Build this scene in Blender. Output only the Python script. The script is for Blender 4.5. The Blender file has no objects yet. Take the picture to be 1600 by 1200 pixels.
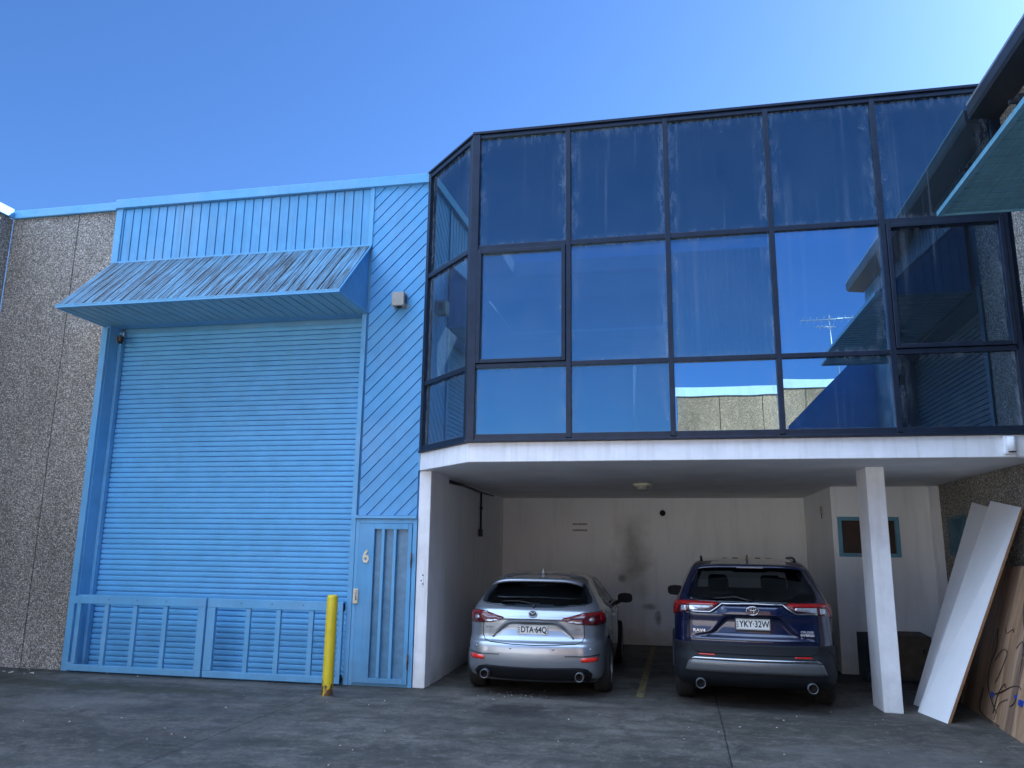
import bpy, bmesh, math, random
import numpy as np
from mathutils import Vector, Matrix
R = math.radians
sc = bpy.context.scene
COL = sc.collection
rnd = random.Random(7)

# ------------------------------------------------------------------ camera
def look_matrix(yaw, pitch, roll):
    cy, sy, cp, sp, cr, sr = (math.cos(yaw), math.sin(yaw), math.cos(pitch), math.sin(pitch), math.cos(roll), math.sin(roll))
    f = Vector((sy*cp, cy*cp, sp)); r = Vector((cy, -sy, 0)); u = r.cross(f)
    r2 = r*cr + u*sr; u2 = -r*sr + u*cr
    return Matrix(((r2.x, u2.x, -f.x), (r2.y, u2.y, -f.y), (r2.z, u2.z, -f.z)))
cam = bpy.data.cameras.new('camera'); camo = bpy.data.objects.new('camera', cam); COL.objects.link(camo)
cam.sensor_fit = 'HORIZONTAL'; cam.sensor_width = 36.0
cam.lens = 36.0*1238.07/1600.0
cam.clip_end = 3000; cam.clip_start = 0.05
camo.matrix_world = Matrix.Translation((0, 0, 1.75)) @ look_matrix(-.20789, .20520, .01318).to_4x4()
sc.camera = camo

# ------------------------------------------------------------------ light
SUN_EL, SUN_AZ = 36.0, 42.0          # azimuth clockwise from +Y
w = bpy.data.worlds.new('World'); sc.world = w; w.use_nodes = True
nt = w.node_tree; bg = nt.nodes['Background']
sky = nt.nodes.new('ShaderNodeTexSky'); sky.sky_type = 'NISHITA'; sky.sun_disc = False
sky.sun_elevation = R(SUN_EL); sky.sun_rotation = R(SUN_AZ)
sky.air_density = 1.0; sky.dust_density = 0.65; sky.ozone_density = 2.5; sky.altitude = 0
tn = nt.nodes.new('ShaderNodeMix'); tn.data_type = 'RGBA'; tn.blend_type = 'MULTIPLY'; tn.inputs[0].default_value = 1.0
tn.inputs[7].default_value = (.57, .92, 1.42, 1)
nt.links.new(sky.outputs[0], tn.inputs[6]); bg.inputs[1].default_value = 0.05
# added fill light: made-up bright cloud, unseen, high behind and left of camera
def wn(t, **k):
    n_ = nt.nodes.new(t)
    for a, b in k.items(): setattr(n_, a, b)
    return n_
tc = wn('ShaderNodeTexCoord'); sx = wn('ShaderNodeSeparateXYZ'); nt.links.new(tc.outputs['Generated'], sx.inputs[0])
def mr(src, a, b, c=0.0, d=1.0):
    m_ = wn('ShaderNodeMapRange', interpolation_type='SMOOTHSTEP'); nt.links.new(src, m_.inputs[0])
    for i, v in enumerate((a, b, c, d)): m_.inputs[i+1].default_value = v
    return m_.outputs[0]
def mm(op, a, b):
    m_ = wn('ShaderNodeMath', operation=op)
    for i, v in enumerate((a, b)):
        if isinstance(v, (int, float)): m_.inputs[i].default_value = v
        else: nt.links.new(v, m_.inputs[i])
    return m_.outputs[0]
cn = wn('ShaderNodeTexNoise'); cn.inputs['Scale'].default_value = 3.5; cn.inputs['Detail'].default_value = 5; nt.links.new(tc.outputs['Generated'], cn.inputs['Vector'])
lobe = mm('MULTIPLY', mm('MULTIPLY', mr(sx.outputs[2], .30, .42), mr(mm('ADD', mm('MULTIPLY', sx.outputs[0], .86), mm('MULTIPLY', sx.outputs[1], .5)), -.68, -.86)), 1.4)  # added lower glow from the left, fills the boards and right-hand wall
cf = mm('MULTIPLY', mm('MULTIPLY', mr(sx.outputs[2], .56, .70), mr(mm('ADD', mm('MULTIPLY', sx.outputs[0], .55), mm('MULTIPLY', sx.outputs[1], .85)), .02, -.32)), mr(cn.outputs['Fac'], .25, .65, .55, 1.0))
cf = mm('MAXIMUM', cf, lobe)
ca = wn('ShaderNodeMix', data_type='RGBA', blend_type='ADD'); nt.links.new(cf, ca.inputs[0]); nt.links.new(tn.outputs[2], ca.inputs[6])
SKY_FILL = 25.0; ca.inputs[7].default_value = (.72*SKY_FILL, .95*SKY_FILL, 1.30*SKY_FILL, 1)
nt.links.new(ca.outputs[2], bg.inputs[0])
sl = bpy.data.lights.new('sun', 'SUN'); sl.energy = 5.0; sl.angle = R(0.5); sl.color = (1.0, .93, .82)
so = bpy.data.objects.new('sun', sl); COL.objects.link(so)
sd = Vector((math.sin(R(SUN_AZ))*math.cos(R(SUN_EL)), math.cos(R(SUN_AZ))*math.cos(R(SUN_EL)), math.sin(R(SUN_EL))))
so.rotation_euler = sd.to_track_quat('Z', 'Y').to_euler(); so.location = (20, 20, 25)
vs = sc.view_settings; vs.view_transform = 'Standard'; vs.look = 'None'; vs.gamma = 1.0; vs.exposure = 1.68
sc.cycles.max_bounces = 12; sc.cycles.diffuse_bounces = 8; sc.cycles.glossy_bounces = 6; sc.cycles.transparent_max_bounces = 12
sc.cycles.sample_clamp_indirect = 6.0

# ------------------------------------------------------------------ mesh helpers
def col(c): return (c[0], c[1], c[2], 1.0)
class MB:
    def __init__(s): s.v = []; s.f = []; s.sm = []
    def add(s, vs, fs, smooth=False):
        n = len(s.v); s.v += [tuple(map(float, p)) for p in vs]
        s.f += [tuple(i+n for i in f) for f in fs]; s.sm += [smooth]*len(fs); return s
    def box(s, x0, x1, y0, y1, z0, z1):
        v = [(x, y, z) for z in (z0, z1) for y in (y0, y1) for x in (x0, x1)]
        return s.add(v, [(0, 2, 3, 1), (4, 5, 7, 6), (0, 1, 5, 4), (2, 6, 7, 3), (0, 4, 6, 2), (1, 3, 7, 5)])
    def hexa(s, a, b):                       # two quads (4 points each), same winding
        return s.add(list(a)+list(b), [(3, 2, 1, 0), (4, 5, 6, 7), (0, 1, 5, 4), (1, 2, 6, 5), (2, 3, 7, 6), (3, 0, 4, 7)])
    def prism(s, poly, d):                   # planar polygon of 3-D points extruded by vector d
        n = len(poly); d = Vector(d); a = [Vector(p) for p in poly]; b = [p+d for p in a]
        return s.add(a+b, [tuple(range(n))[::-1], tuple(range(n, 2*n))]+[(i, (i+1) % n, n+(i+1) % n, n+i) for i in range(n)])
    def tube(s, pts, r, n=8, cap=True, smooth=True):
        pts = [Vector(p) for p in pts]; rr = r if isinstance(r, (list, tuple)) else [r]*len(pts)
        V = []; up = None
        for i, p in enumerate(pts):
            t = (pts[min(i+1, len(pts)-1)]-pts[max(i-1, 0)]).normalized()
            if up is None or abs(up.dot(t)) > .95:
                up = Vector((0, 0, 1)) if abs(t.z) < .9 else Vector((1, 0, 0))
            a = t.cross(up).normalized(); b = t.cross(a).normalized(); up = -b if False else up
            for k in range(n):
                q = 2*math.pi*k/n; V.append(p+(a*math.cos(q)+b*math.sin(q))*rr[i])
        F = [(i*n+k, i*n+(k+1) % n, (i+1)*n+(k+1) % n, (i+1)*n+k) for i in range(len(pts)-1) for k in range(n)]
        s.add(V, F, smooth)
        if cap:
            m = len(s.v)-len(V); s.f += [tuple(m+k for k in range(n)), tuple(m+(len(pts)-1)*n+k for k in range(n))[::-1]]; s.sm += [False]*2
        return s
    def lathe(s, prof, c, axis='z', n=32, smooth=True, ex=1.0):   # prof: (radius, along)
        V = []
        for r_, a in prof:
            for k in range(n):
                q = 2*math.pi*k/n; u, v_ = r_*math.cos(q), r_*math.sin(q)*ex
                p = {'z': (u, v_, a), 'x': (a, u, v_), 'y': (u, a, v_)}[axis]
                V.append((p[0]+c[0], p[1]+c[1], p[2]+c[2]))
        F = [(i*n+k, i*n+(k+1) % n, (i+1)*n+(k+1) % n, (i+1)*n+k) for i in range(len(prof)-1) for k in range(n)]
        return s.add(V, F, smooth)
    def build(s, name, mat, parent=None, bevel=0.0, fix=True, loc=None, seg=2):
        me = bpy.data.meshes.new(name); me.from_pydata(s.v, [], s.f)
        me.polygons.foreach_set('use_smooth', s.sm); me.update()
        o = bpy.data.objects.new(name, me); COL.objects.link(o)
        if mat: me.materials.append(mat)
        if fix:
            bm = bmesh.new(); bm.from_mesh(me)
            bmesh.ops.recalc_face_normals(bm, faces=bm.faces); bm.to_mesh(me); bm.free()
        if parent: o.parent = parent
        if loc: o.location = loc
        if bevel:
            m = o.modifiers.new('bevel', 'BEVEL'); m.width = bevel; m.segments = seg; m.limit_method = 'ANGLE'; m.angle_limit = R(40)
        return o
def tag(o, label=None, cat=None, group=None, kind=None):
    for k, v in (('label', label), ('category', cat), ('group', group), ('kind', kind)):
        if v: o[k] = v
    return o
def empty(name, loc=(0, 0, 0), rz=0, label=None, cat=None, group=None):
    o = bpy.data.objects.new(name, None); COL.objects.link(o); o.location = loc; o.rotation_euler = (0, 0, rz)
    o.empty_display_size = .2
    return tag(o, label, cat, group)
def rebase(root):
    """move the empty's children so that their world place stays (vertices were given in world space)"""
    for ch in root.children:
        if ch.parent == root and not ch.get('_local'): ch.location = ch.location - root.location if root.rotation_euler.z == 0 else ch.location

# ------------------------------------------------------------------ material helpers
class Mt:
    def __init__(s, name):
        s.m = bpy.data.materials.new(name); s.m.use_nodes = True; s.t = s.m.node_tree
        s.p = s.t.nodes['Principled BSDF']; s._co = None
    def n(s, typ, **kw):
        nd = s.t.nodes.new(typ)
        for k, v in kw.items():
            if k.startswith('i_'):
                key = k[2:]; key = int(key) if key.isdigit() else key.replace('_', ' ')
                nd.inputs[key].default_value = v
            else: setattr(nd, k, v)
        return nd
    def l(s, a, b): s.t.links.new(a, b)
    def co(s):
        if s._co is None:
            g = s.n('ShaderNodeNewGeometry'); s._co = g.outputs['Position']
        return s._co
    def obj(s): return s.n('ShaderNodeTexCoord').outputs['Object']
    def mapped(s, scale, src=None, rot=(0, 0, 0)):
        mp = s.n('ShaderNodeMapping'); mp.inputs['Scale'].default_value = scale; mp.inputs['Rotation'].default_value = rot
        s.l(src or s.co(), mp.inputs['Vector']); return mp.outputs[0]
    def noise(s, scale, detail=4, src=None, rough=.6, dist=0):
        nd = s.n('ShaderNodeTexNoise'); nd.inputs['Scale'].default_value = scale; nd.inputs['Detail'].default_value = detail
        nd.inputs['Roughness'].default_value = rough; nd.inputs['Distortion'].default_value = dist
        s.l(src or s.co(), nd.inputs['Vector']); return nd.outputs['Fac']
    def ramp(s, fac, stops):
        r_ = s.n('ShaderNodeValToRGB'); e = r_.color_ramp.elements
        while len(e) < len(stops): e.new(.5)
        for el, (p, c) in zip(e, stops):
            el.position = p; el.color = col(c) if isinstance(c, (tuple, list)) else (c, c, c, 1)
        s.l(fac, r_.inputs[0]); return r_.outputs[0]
    def mix(s, fac, a, b, mode='MIX'):
        m = s.n('ShaderNodeMix', data_type='RGBA', blend_type=mode)
        for sock, v in ((m.inputs[0], fac), (m.inputs[6], a), (m.inputs[7], b)):
            if isinstance(v, (int, float)): sock.default_value = v if sock == m.inputs[0] else (v, v, v, 1)
            elif isinstance(v, (tuple, list)): sock.default_value = col(v)
            else: s.l(v, sock)
        return m.outputs[2]
    def math(s, op, a, b=None, c=None):
        m = s.n('ShaderNodeMath', operation=op)
        for i, v in enumerate((a, b, c)):
            if v is None: continue
            if isinstance(v, (int, float)): m.inputs[i].default_value = v
            else: s.l(v, m.inputs[i])
        return m.outputs[0]
    def xyz(s, src=None):
        x = s.n('ShaderNodeSeparateXYZ'); s.l(src or s.co(), x.inputs[0]); return x.outputs
    def bump(s, h, strength=.3, dist=.01):
        b = s.n('ShaderNodeBump'); b.inputs['Strength'].default_value = strength; b.inputs['Distance'].default_value = dist
        s.l(h, b.inputs['Height']); s.l(b.outputs[0], s.p.inputs['Normal'])
    def base(s, c):
        if isinstance(c, (tuple, list)): s.p.inputs['Base Color'].default_value = col(c)
        else: s.l(c, s.p.inputs['Base Color'])
        return s
    def set(s, **k):
        for a, v in k.items():
            key = a.replace('_', ' ')
            if isinstance(v, (int, float)): s.p.inputs[key].default_value = v
            elif isinstance(v, tuple): s.p.inputs[key].default_value = col(v)
            else: s.l(v, s.p.inputs[key])
        return s

def simple(name, c, rough=.5, metal=0.0, var=.15, scale=6, coat=0.0, bump=0.0):
    m = Mt(name)
    f = m.noise(scale, 5)
    m.base(m.ramp(f, [(.25, tuple(x*(1-var) for x in c)), (.75, tuple(min(1, x*(1+var)) for x in c))]))
    m.set(Roughness=rough, Metallic=metal, Coat_Weight=coat)
    if bump: m.bump(m.noise(scale*12, 4), bump, .004)
    return m.m

def paint(name, c, dirt=.25, dirtc=(.10, .12, .13), rough=.45, fade=.22):
    m = Mt(name)
    a = m.noise(1.3, 5); b = m.noise(1.0, 6, m.mapped((14, 14, .8)))
    base = m.ramp(m.noise(3.5, 6), [(.3, tuple(x*.90 for x in c)), (.7, tuple(x*1.07 for x in c))])
    faded = m.mix(m.math('MULTIPLY', m.ramp(a, [(.45, 0), (.75, 1)]), fade), base, tuple(min(1, x*.6+.28) for x in c))
    f = m.math('MULTIPLY', m.ramp(b, [(.48, 0), (.72, 1)]), dirt)
    z = m.xyz()[2]
    lo = m.math('MULTIPLY', m.math('SUBTRACT', 1.0, m.n('ShaderNodeClamp').outputs[0]) if False else m.ramp(m.math('ADD', z, m.math('MULTIPLY', m.noise(7, 5), .5)), [(.28, .55), (.75, 0)]), dirt*2)
    m.base(m.mix(lo, m.mix(f, faded, dirtc), dirtc)); m.set(Roughness=rough, Specular_IOR_Level=.35)
    m.bump(m.noise(30, 4), .12, .003)
    return m.m

BLUE = (.102, .345, .61)
M = {}
M['blue'] = paint('blue_paint', BLUE)
M['blue_trim'] = paint('blue_trim_paint', (.125, .385, .65), .14)
M['blue_deep'] = paint('blue_cladding_paint', (.098, .345, .635), .10)
M['teal'] = paint('teal_paint', (.12, .33, .45), .3)
M['white_paint'] = paint('white_paint', (.80, .82, .85), .22, (.30, .29, .24), .5)
M['white_wall'] = None
def wall_white():
    m = Mt('painted_render')
    base = m.ramp(m.noise(1.2, 6), [(.3, (.80, .83, .86)), (.7, (.87, .89, .91))])
    st = m.math('MULTIPLY', m.ramp(m.noise(1.0, 6, m.mapped((5, 5, .6))), [(.5, 0), (.8, 1)]), .25)
    base = m.mix(st, base, (.34, .33, .30))
    # exhaust soot stain on the back wall
    x, y, z = m.xyz()
    nz = m.noise(2.2, 5)
    dx = m.math('ABSOLUTE', m.math('ADD', m.math('ADD', x, .92), m.math('MULTIPLY', m.math('SUBTRACT', nz, .5), .7)))
    col1 = m.math('MULTIPLY', m.ramp(dx, [(.0, 1), (.42, 0)]), m.ramp(m.math('MULTIPLY', z, .4), [(.36, 0), (.55, 1), (.85, .8), (1, 0)]))
    isb = m.ramp(m.math('MULTIPLY', y, .05), [(.785, 0), (.79, 1)])
    base = m.mix(m.math('MULTIPLY', m.math('MULTIPLY', col1, isb), .62), base, (.10, .10, .095))
    def blot(px, pz, rx, rz, k):
        a = m.math('DIVIDE', m.math('SUBTRACT', x, px), rx); b = m.math('DIVIDE', m.math('SUBTRACT', z, pz), rz)
        d = m.math('ADD', m.math('ADD', m.math('MULTIPLY', a, a), m.math('MULTIPLY', b, b)), m.math('MULTIPLY', m.math('SUBTRACT', m.noise(9, 4), .5), 1.6))
        return m.math('MULTIPLY', m.math('MULTIPLY', m.ramp(d, [(.0, 1), (1.4, 0)]), isb), k)
    for b in ((-1.12, 1.22, .10, .10, .6), (-.60, .70, .17, .07, .55), (-.46, .50, .07, .17, .65), (-.78, .98, .2, .2, .2)):
        base = m.mix(blot(*b), base, (.09, .09, .09))
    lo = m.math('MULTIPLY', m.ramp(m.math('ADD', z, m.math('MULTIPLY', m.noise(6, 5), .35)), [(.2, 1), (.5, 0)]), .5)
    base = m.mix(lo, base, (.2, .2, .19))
    m.base(base); m.set(Roughness=.8); m.bump(m.noise(40, 5), .25, .004)
    return m.m
M['white_wall'] = wall_white()
def aggregate(name, lo=.03, hi=.62, warm=None):
    m = Mt(name)
    v = m.n('ShaderNodeTexVoronoi', feature='F1'); v.inputs['Scale'].default_value = 70; m.l(m.co(), v.inputs['Vector'])
    sep = m.n('ShaderNodeSeparateColor'); m.l(v.outputs['Color'], sep.inputs[0])
    stone = m.ramp(sep.outputs[0], [(.0, (lo*1.5, lo*1.4, lo*1.3)), (.25, (.15, .14, .12)), (.55, (.26, .245, .215)), (.85, (.42, .395, .35)), (1, (hi, hi*.97, hi*.92))])
    stone = m.mix(m.math('MULTIPLY', sep.outputs[1], .22), stone, (.30, .25, .20))
    edge = m.ramp(v.outputs['Distance'], [(.35, 0), (.75, 1)])
    c = m.mix(m.math('MULTIPLY', edge, .7), stone, (.10, .096, .09))
    big = m.ramp(m.noise(.55, 6, m.mapped((1, 1, .45))), [(.32, .75), (.62, 1.65)])
    c = m.mix(1.0, c, big, 'MULTIPLY')
    if warm: c = m.mix(1.0, c, warm, 'MULTIPLY')
    m.base(c); m.set(Roughness=.85)
    m.bump(m.math('SUBTRACT', 1.0, v.outputs['Distance']), .9, .012)
    return m.m
M['agg'] = aggregate('exposed_aggregate')
M['agg_warm'] = aggregate('brown_exposed_aggregate', .06, .62, (1.30, .90, .60))
M['joint'] = simple('joint_sealant', (.04, .04, .04), .8)
def slats(name, c, dirt):
    m = Mt(name)
    base = m.ramp(m.noise(2.5, 6), [(.3, tuple(x*.9 for x in c)), (.7, tuple(x*1.08 for x in c))])
    st = m.ramp(m.noise(1.0, 7, m.mapped((30, 1.5, 1.5)), .7), [(.38, 0), (.56, 1)])
    big = m.ramp(m.noise(.9, 4), [(.25, .35), (.55, 1)])
    big = m.math('MAXIMUM', big, m.ramp(m.math('ADD', m.xyz()[2], m.math('MULTIPLY', m.noise(2, 4), .5)), [(.0, 0), (1, 0)]))
    f = m.math('MULTIPLY', m.math('MULTIPLY', st, big), dirt*.95)
    sp = m.ramp(m.noise(45, 3), [(.56, 0), (.66, 1)])
    c1 = m.mix(f, base, (.026, .038, .048))
    c1 = m.mix(m.math('MULTIPLY', sp, m.math('MULTIPLY', big, .35*dirt)), c1, (.32, .34, .34))
    rr = m.math('MULTIPLY', m.ramp(m.noise(5, 6), [(.66, 0), (.74, 1)]), .3*dirt)
    c1 = m.mix(rr, c1, (.12, .08, .06))
    m.base(c1); m.set(Roughness=.6); m.bump(m.noise(50, 4), .3, .003); return m.m
M['awning_top'] = slats('weathered_awning_paint', (.110, .31, .48), 1.05)
M['awning_under'] = slats('awning_underside_paint', (.21, .47, .62), .2)
M['under_right'] = slats('teal_underside_paint', (.13, .33, .42), .25)
M['dark_teal'] = paint('dark_teal_paint', (.045, .135, .20), .2)  # one even dark teal for the right-hand unit's metalwork
M['roller'] = paint('roller_door_paint', (.135, .46, .80), .03, fade=.05)
M['yellow'] = paint('yellow_paint', (.72, .60, .02), .35, (.16, .10, .05), .4)
M['frame'] = simple('dark_aluminium', (.010, .019, .040), .42, 0.3, .3, 9)
M['dark_trim'] = simple('black_plastic', (.012, .012, .014), .45, 0, .2)
M['black'] = simple('black_void', (.004, .004, .004), .9, 0, 0)
M['rust'] = simple('rusty_steel', (.16, .07, .035), .8, .2, .5, 20, 0, .3)
M['cream'] = simple('cream_enamel', (.70, .60, .42), .4, 0, .25, 30)
M['grey_box'] = simple('grey_enamel', (.33, .32, .28), .5, 0, .12)
M['galv'] = simple('galvanised_steel', (.42, .44, .46), .4, .7, .2, 15)
M['gutter'] = simple('grey_gutter_paint', (.020, .022, .030), .55, 0, .3, 8)
M['door_mesh'] = simple('grey_wire_mesh_glass', (.075, .21, .34), .35, 0, .25, 9)
M['lamp_glass'] = simple('yellowed_diffuser', (.60, .60, .45), .4, 0, .1)
M['roof'] = simple('steel_roofing', (.35, .36, .37), .5, .4, .1)
M['soffit'] = simple('soffit_paint', (.74, .75, .76), .8, 0, .12, 1.5, 0, .15)
M['brown'] = simple('brown_curtain', (.05, .022, .014), .7, 0, .5, 14)

def concrete():
    m = Mt('stained_concrete')
    x, y, z = m.xyz()
    c = m.ramp(m.noise(.8, 9, None, .68, .3), [(.30, (.062, .061, .060)), (.5, (.118, .117, .114)), (.7, (.200, .198, .192))])
    c = m.mix(m.math('MULTIPLY', m.ramp(m.noise(2.6, 9, None, .75, .6), [(.42, 1), (.54, 0)]), .62), c, (.034, .035, .034))
    c = m.mix(m.math('MULTIPLY', m.ramp(m.noise(.55, 7, m.mapped((.5, 1.6, 1)), .7, .8), [(.50, 0), (.62, 1)]), .6), c, (.040, .043, .036))
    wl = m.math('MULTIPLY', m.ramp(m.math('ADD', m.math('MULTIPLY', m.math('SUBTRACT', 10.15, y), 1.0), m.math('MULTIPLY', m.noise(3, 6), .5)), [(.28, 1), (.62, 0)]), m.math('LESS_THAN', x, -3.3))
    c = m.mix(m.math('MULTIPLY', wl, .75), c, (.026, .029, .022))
    c = m.mix(m.math('MULTIPLY', m.ramp(m.noise(22, 6, None, .8), [(.40, 1), (.56, 0)]), .55), c, (.042, .043, .045))
    c = m.mix(m.math('MULTIPLY', m.ramp(m.noise(3.7, 8, m.mapped((.6, 1.5, 1)), .8), [(.54, 0), (.64, 1)]), .5), c, (.185, .19, .20))
    c = m.mix(m.math('MULTIPLY', m.ramp(m.noise(9, 8, None, .85), [(.54, 0), (.64, 1)]), .55), c, (.25, .255, .26))
    c = m.mix(m.math('MULTIPLY', m.ramp(m.noise(1.0, 6, m.mapped((.45, 2.2, 1))), [(.52, 0), (.68, 1)]), .45), c, (.045, .048, .05))
    # pale grit
    v = m.n('ShaderNodeTexVoronoi'); v.inputs['Scale'].default_value = 55; m.l(m.co(), v.inputs['Vector'])
    sp = m.math('MULTIPLY', m.ramp(v.outputs['Distance'], [(.12, 1), (.22, 0)]), m.ramp(m.noise(3, 5), [(.5, 0), (.62, .55)]))
    c = m.mix(sp, c, (.33, .34, .35))
    def blot(px, py, rx, ry, k, cc):
        a = m.math('DIVIDE', m.math('SUBTRACT', x, px), rx); b = m.math('DIVIDE', m.math('SUBTRACT', y, py), ry)
        d = m.math('ADD', m.math('ADD', m.math('MULTIPLY', a, a), m.math('MULTIPLY', b, b)), m.math('MULTIPLY', m.math('SUBTRACT', m.noise(3.5, 7), .5), 2.6))
        return m.mix(m.math('MULTIPLY', m.ramp(d, [(.25, 1), (1.1, 0)]), k), c, cc)
    for px, py, rx, ry, k, cc in ((-1.85, 9.15, .42, .45, .75, (.022, .022, .024)), (-1.7, 8.5, .9, .5, .4, (.035, .035, .038)), (-7.2, 9.2, 2.6, .30, .75, (.045, .048, .030)),
                                  (-9.6, 9.5, 1.6, .35, .7, (.038, .040, .028)), (-5.4, 8.2, 1.0, .35, .5, (.04, .042, .044)), (.6, 9.9, 1.6, .3, .35, (.04, .04, .045)),
                                  (-6.0, 9.8, 2.6, .16, .4, (.16, .165, .17)), (-1.6, 9.75, 1.3, .18, .5, (.17, .17, .17)), (-6.8, 8.3, 1.1, .5, .45, (.17, .175, .18)), (1.7, 7.9, 1.2, .6, .35, (.16, .17, .18))):
        c = blot(px, py, rx, ry, k, cc)
    def line(d, wd, yo=True):
        return m.ramp(m.math('MULTIPLY', m.math('ABSOLUTE', d), 20), [(wd*20*.5, 1), (wd*20, 0)])
    wob = m.math('MULTIPLY', m.math('SUBTRACT', m.noise(2, 4), .5), .03)
    s1 = m.math('LESS_THAN', y, 9.35); s2 = m.math('LESS_THAN', y, 15)
    c = m.mix(m.math('MULTIPLY', m.math('MULTIPLY', line(m.math('ADD', m.math('ADD', x, 4.33), wob), .010), s1), .85), c, (.012, .012, .012))
    c = m.mix(m.math('MULTIPLY', m.math('MULTIPLY', line(m.math('ADD', m.math('SUBTRACT', x, .37), wob), .009), s2), .85), c, (.012, .012, .012))
    # fine crack
    cr = m.math('ADD', m.math('SUBTRACT', x, .42), m.math('MULTIPLY', m.math('SUBTRACT', m.noise(1.1, 6), .5), .8))
    c = m.mix(m.math('MULTIPLY', m.math('MULTIPLY', line(cr, .009), m.math('LESS_THAN', y, 8.2)), .7), c, (.015, .015, .015))
    far = m.ramp(m.math('ADD', m.math('MULTIPLY', y, .05), m.math('MULTIPLY', m.noise(.3, 4), .1)), [(.10, 1), (.22, 0)])  # unseen yard behind the camera paled to bounce more sunlight forward
    c = m.mix(far, c, m.ramp(m.noise(.8, 8), [(.3, (.46, .46, .46)), (.7, (.60, .60, .60))]))
    c = m.mix(1.0, c, (1.0, .91, .81), 'MULTIPLY')
    m.base(c); m.set(Roughness=m.ramp(m.noise(2, 5), [(.3, .62), (.7, .9)]), Specular_IOR_Level=.4)
    m.bump(m.noise(35, 7, None, .7), .5, .008)
    return m.m
M['concrete'] = concrete()

def bay_glass(name, tint, transp, haze=.05):
    m = Mt(name); m.t.nodes.remove(m.p); out = m.t.nodes['Material Output']
    g = m.n('ShaderNodeBsdfGlossy'); g.inputs['Roughness'].default_value = 0.0; g.inputs['Color'].default_value = col(tint)
    t = m.n('ShaderNodeBsdfTransparent'); t.inputs['Color'].default_value = (.42, .62, .85, 1)
    d = m.n('ShaderNodeBsdfDiffuse'); d.inputs['Color'].default_value = (.30, .38, .48, 1)
    # each pane sits a hair out of true: slow waviness
    bp = m.n('ShaderNodeBump'); bp.inputs['Strength'].default_value = .05; bp.inputs['Distance'].default_value = .02
    m.l(m.noise(.9, 2), bp.inputs['Height']); m.l(bp.outputs[0], g.inputs['Normal'])
    mx = m.n('ShaderNodeMixShader'); mx.inputs[0].default_value = transp
    m.l(g.outputs[0], mx.inputs[1]); m.l(t.outputs[0], mx.inputs[2])
    # water spots and dust near the pane's edges
    gc = m.n('ShaderNodeTexCoord').outputs['Generated']; x, y, z = m.xyz(gc)
    ez = m.math('SUBTRACT', 1.0, z); ex = m.math('MINIMUM', x, m.math('SUBTRACT', 1.0, x))
    e = m.math('MINIMUM', m.math('MULTIPLY', m.math('MINIMUM', ez, m.math('MULTIPLY', z, 2)), 1.2), ex)
    em = m.ramp(e, [(.0, 1), (.035, .45), (.13, 0)])
    st = m.ramp(m.noise(1.0, 6, m.mapped((16, 16, 4)), .75), [(.45, 0), (.7, 1)])
    f = m.math('MULTIPLY', m.math('MULTIPLY', em, st), .55)
    f = m.math('ADD', f, m.math('MULTIPLY', m.ramp(m.noise(1.4, 5), [(.2, .25), (.8, 1)]), haze))
    runs = m.math('MULTIPLY', m.ramp(m.noise(1.0, 3, m.mapped((13, 13, .25))), [(.56, 0), (.66, 1)]), m.ramp(m.noise(.45, 3), [(.48, 0), (.60, .09)]))
    f = m.math('ADD', f, runs)
    smear = m.math('MULTIPLY', m.ramp(m.noise(5, 7, None, .8, 1.5), [(.60, 0), (.72, 1)]), m.ramp(e, [(.0, .5), (.22, 0)]))
    f = m.math('ADD', f, smear)
    sp = m.math('MULTIPLY', m.ramp(m.noise(18, 3), [(.70, 0), (.76, 1)]), .25)
    f = m.math('ADD', f, m.math('MULTIPLY', sp, em))
    m2 = m.n('ShaderNodeMixShader'); m.l(f, m2.inputs[0]); m.l(mx.outputs[0], m2.inputs[1]); m.l(d.outputs[0], m2.inputs[2])
    m.l(m2.outputs[0], out.inputs[0]); return m.m
M['glass_dark'] = bay_glass('near_black_glass', (.12, .18, .25), .0)
M['glass_hazy'] = bay_glass('hazy_tinted_glass', (.17, .33, .42), .34, .12)
M['glass'] = bay_glass('tinted_mirror_glass', (.30, .49, .66), .15)
M['spandrel'] = bay_glass('dark_spandrel_glass', (.085, .175, .225), .0, .07)

# ------------------------------------------------------------------ cladding: boards with real gaps between them
def clip(poly, nx, ny, d, keep):             # keep side of nx*x+ny*y-d <=0 (keep=-1) or >=0 (keep=1)
    out = []
    for i in range(len(poly)):
        a, b = poly[i], poly[(i+1) % len(poly)]
        da = (nx*a[0]+ny*a[1]-d)*keep; db = (nx*b[0]+ny*b[1]-d)*keep
        if da >= 0: out.append(a)
        if (da >= 0) != (db >= 0):
            t = da/(da-db); out.append((a[0]+(b[0]-a[0])*t, a[1]+(b[1]-a[1])*t))
    return out
def clad(mb, poly, to3, nrm, ang, pitch, gap=.014, th=.014, phase=0):
    """boards running at ang inside the 2-D polygon, standing th proud of the backing"""
    nx, ny = -math.sin(ang), math.cos(ang)
    ds = [nx*p[0]+ny*p[1] for p in poly]; k0 = math.floor((min(ds)-phase)/pitch)-1; k1 = math.ceil((max(ds)-phase)/pitch)+1
    for k in range(k0, k1):
        a = k*pitch+phase; q = clip(clip(poly, nx, ny, a+gap/2, 1), nx, ny, a+pitch-gap/2, -1) if True else None
        if len(q) >= 3:
            P = [Vector(to3(*p)) for p in q]; mb.prism(P, Vector(nrm)*th)
    n = Vector(nrm); P = [Vector(to3(*p)) for p in poly]; mb.prism([p-n*.012 for p in P], n*.0118)
    return mb

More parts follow.
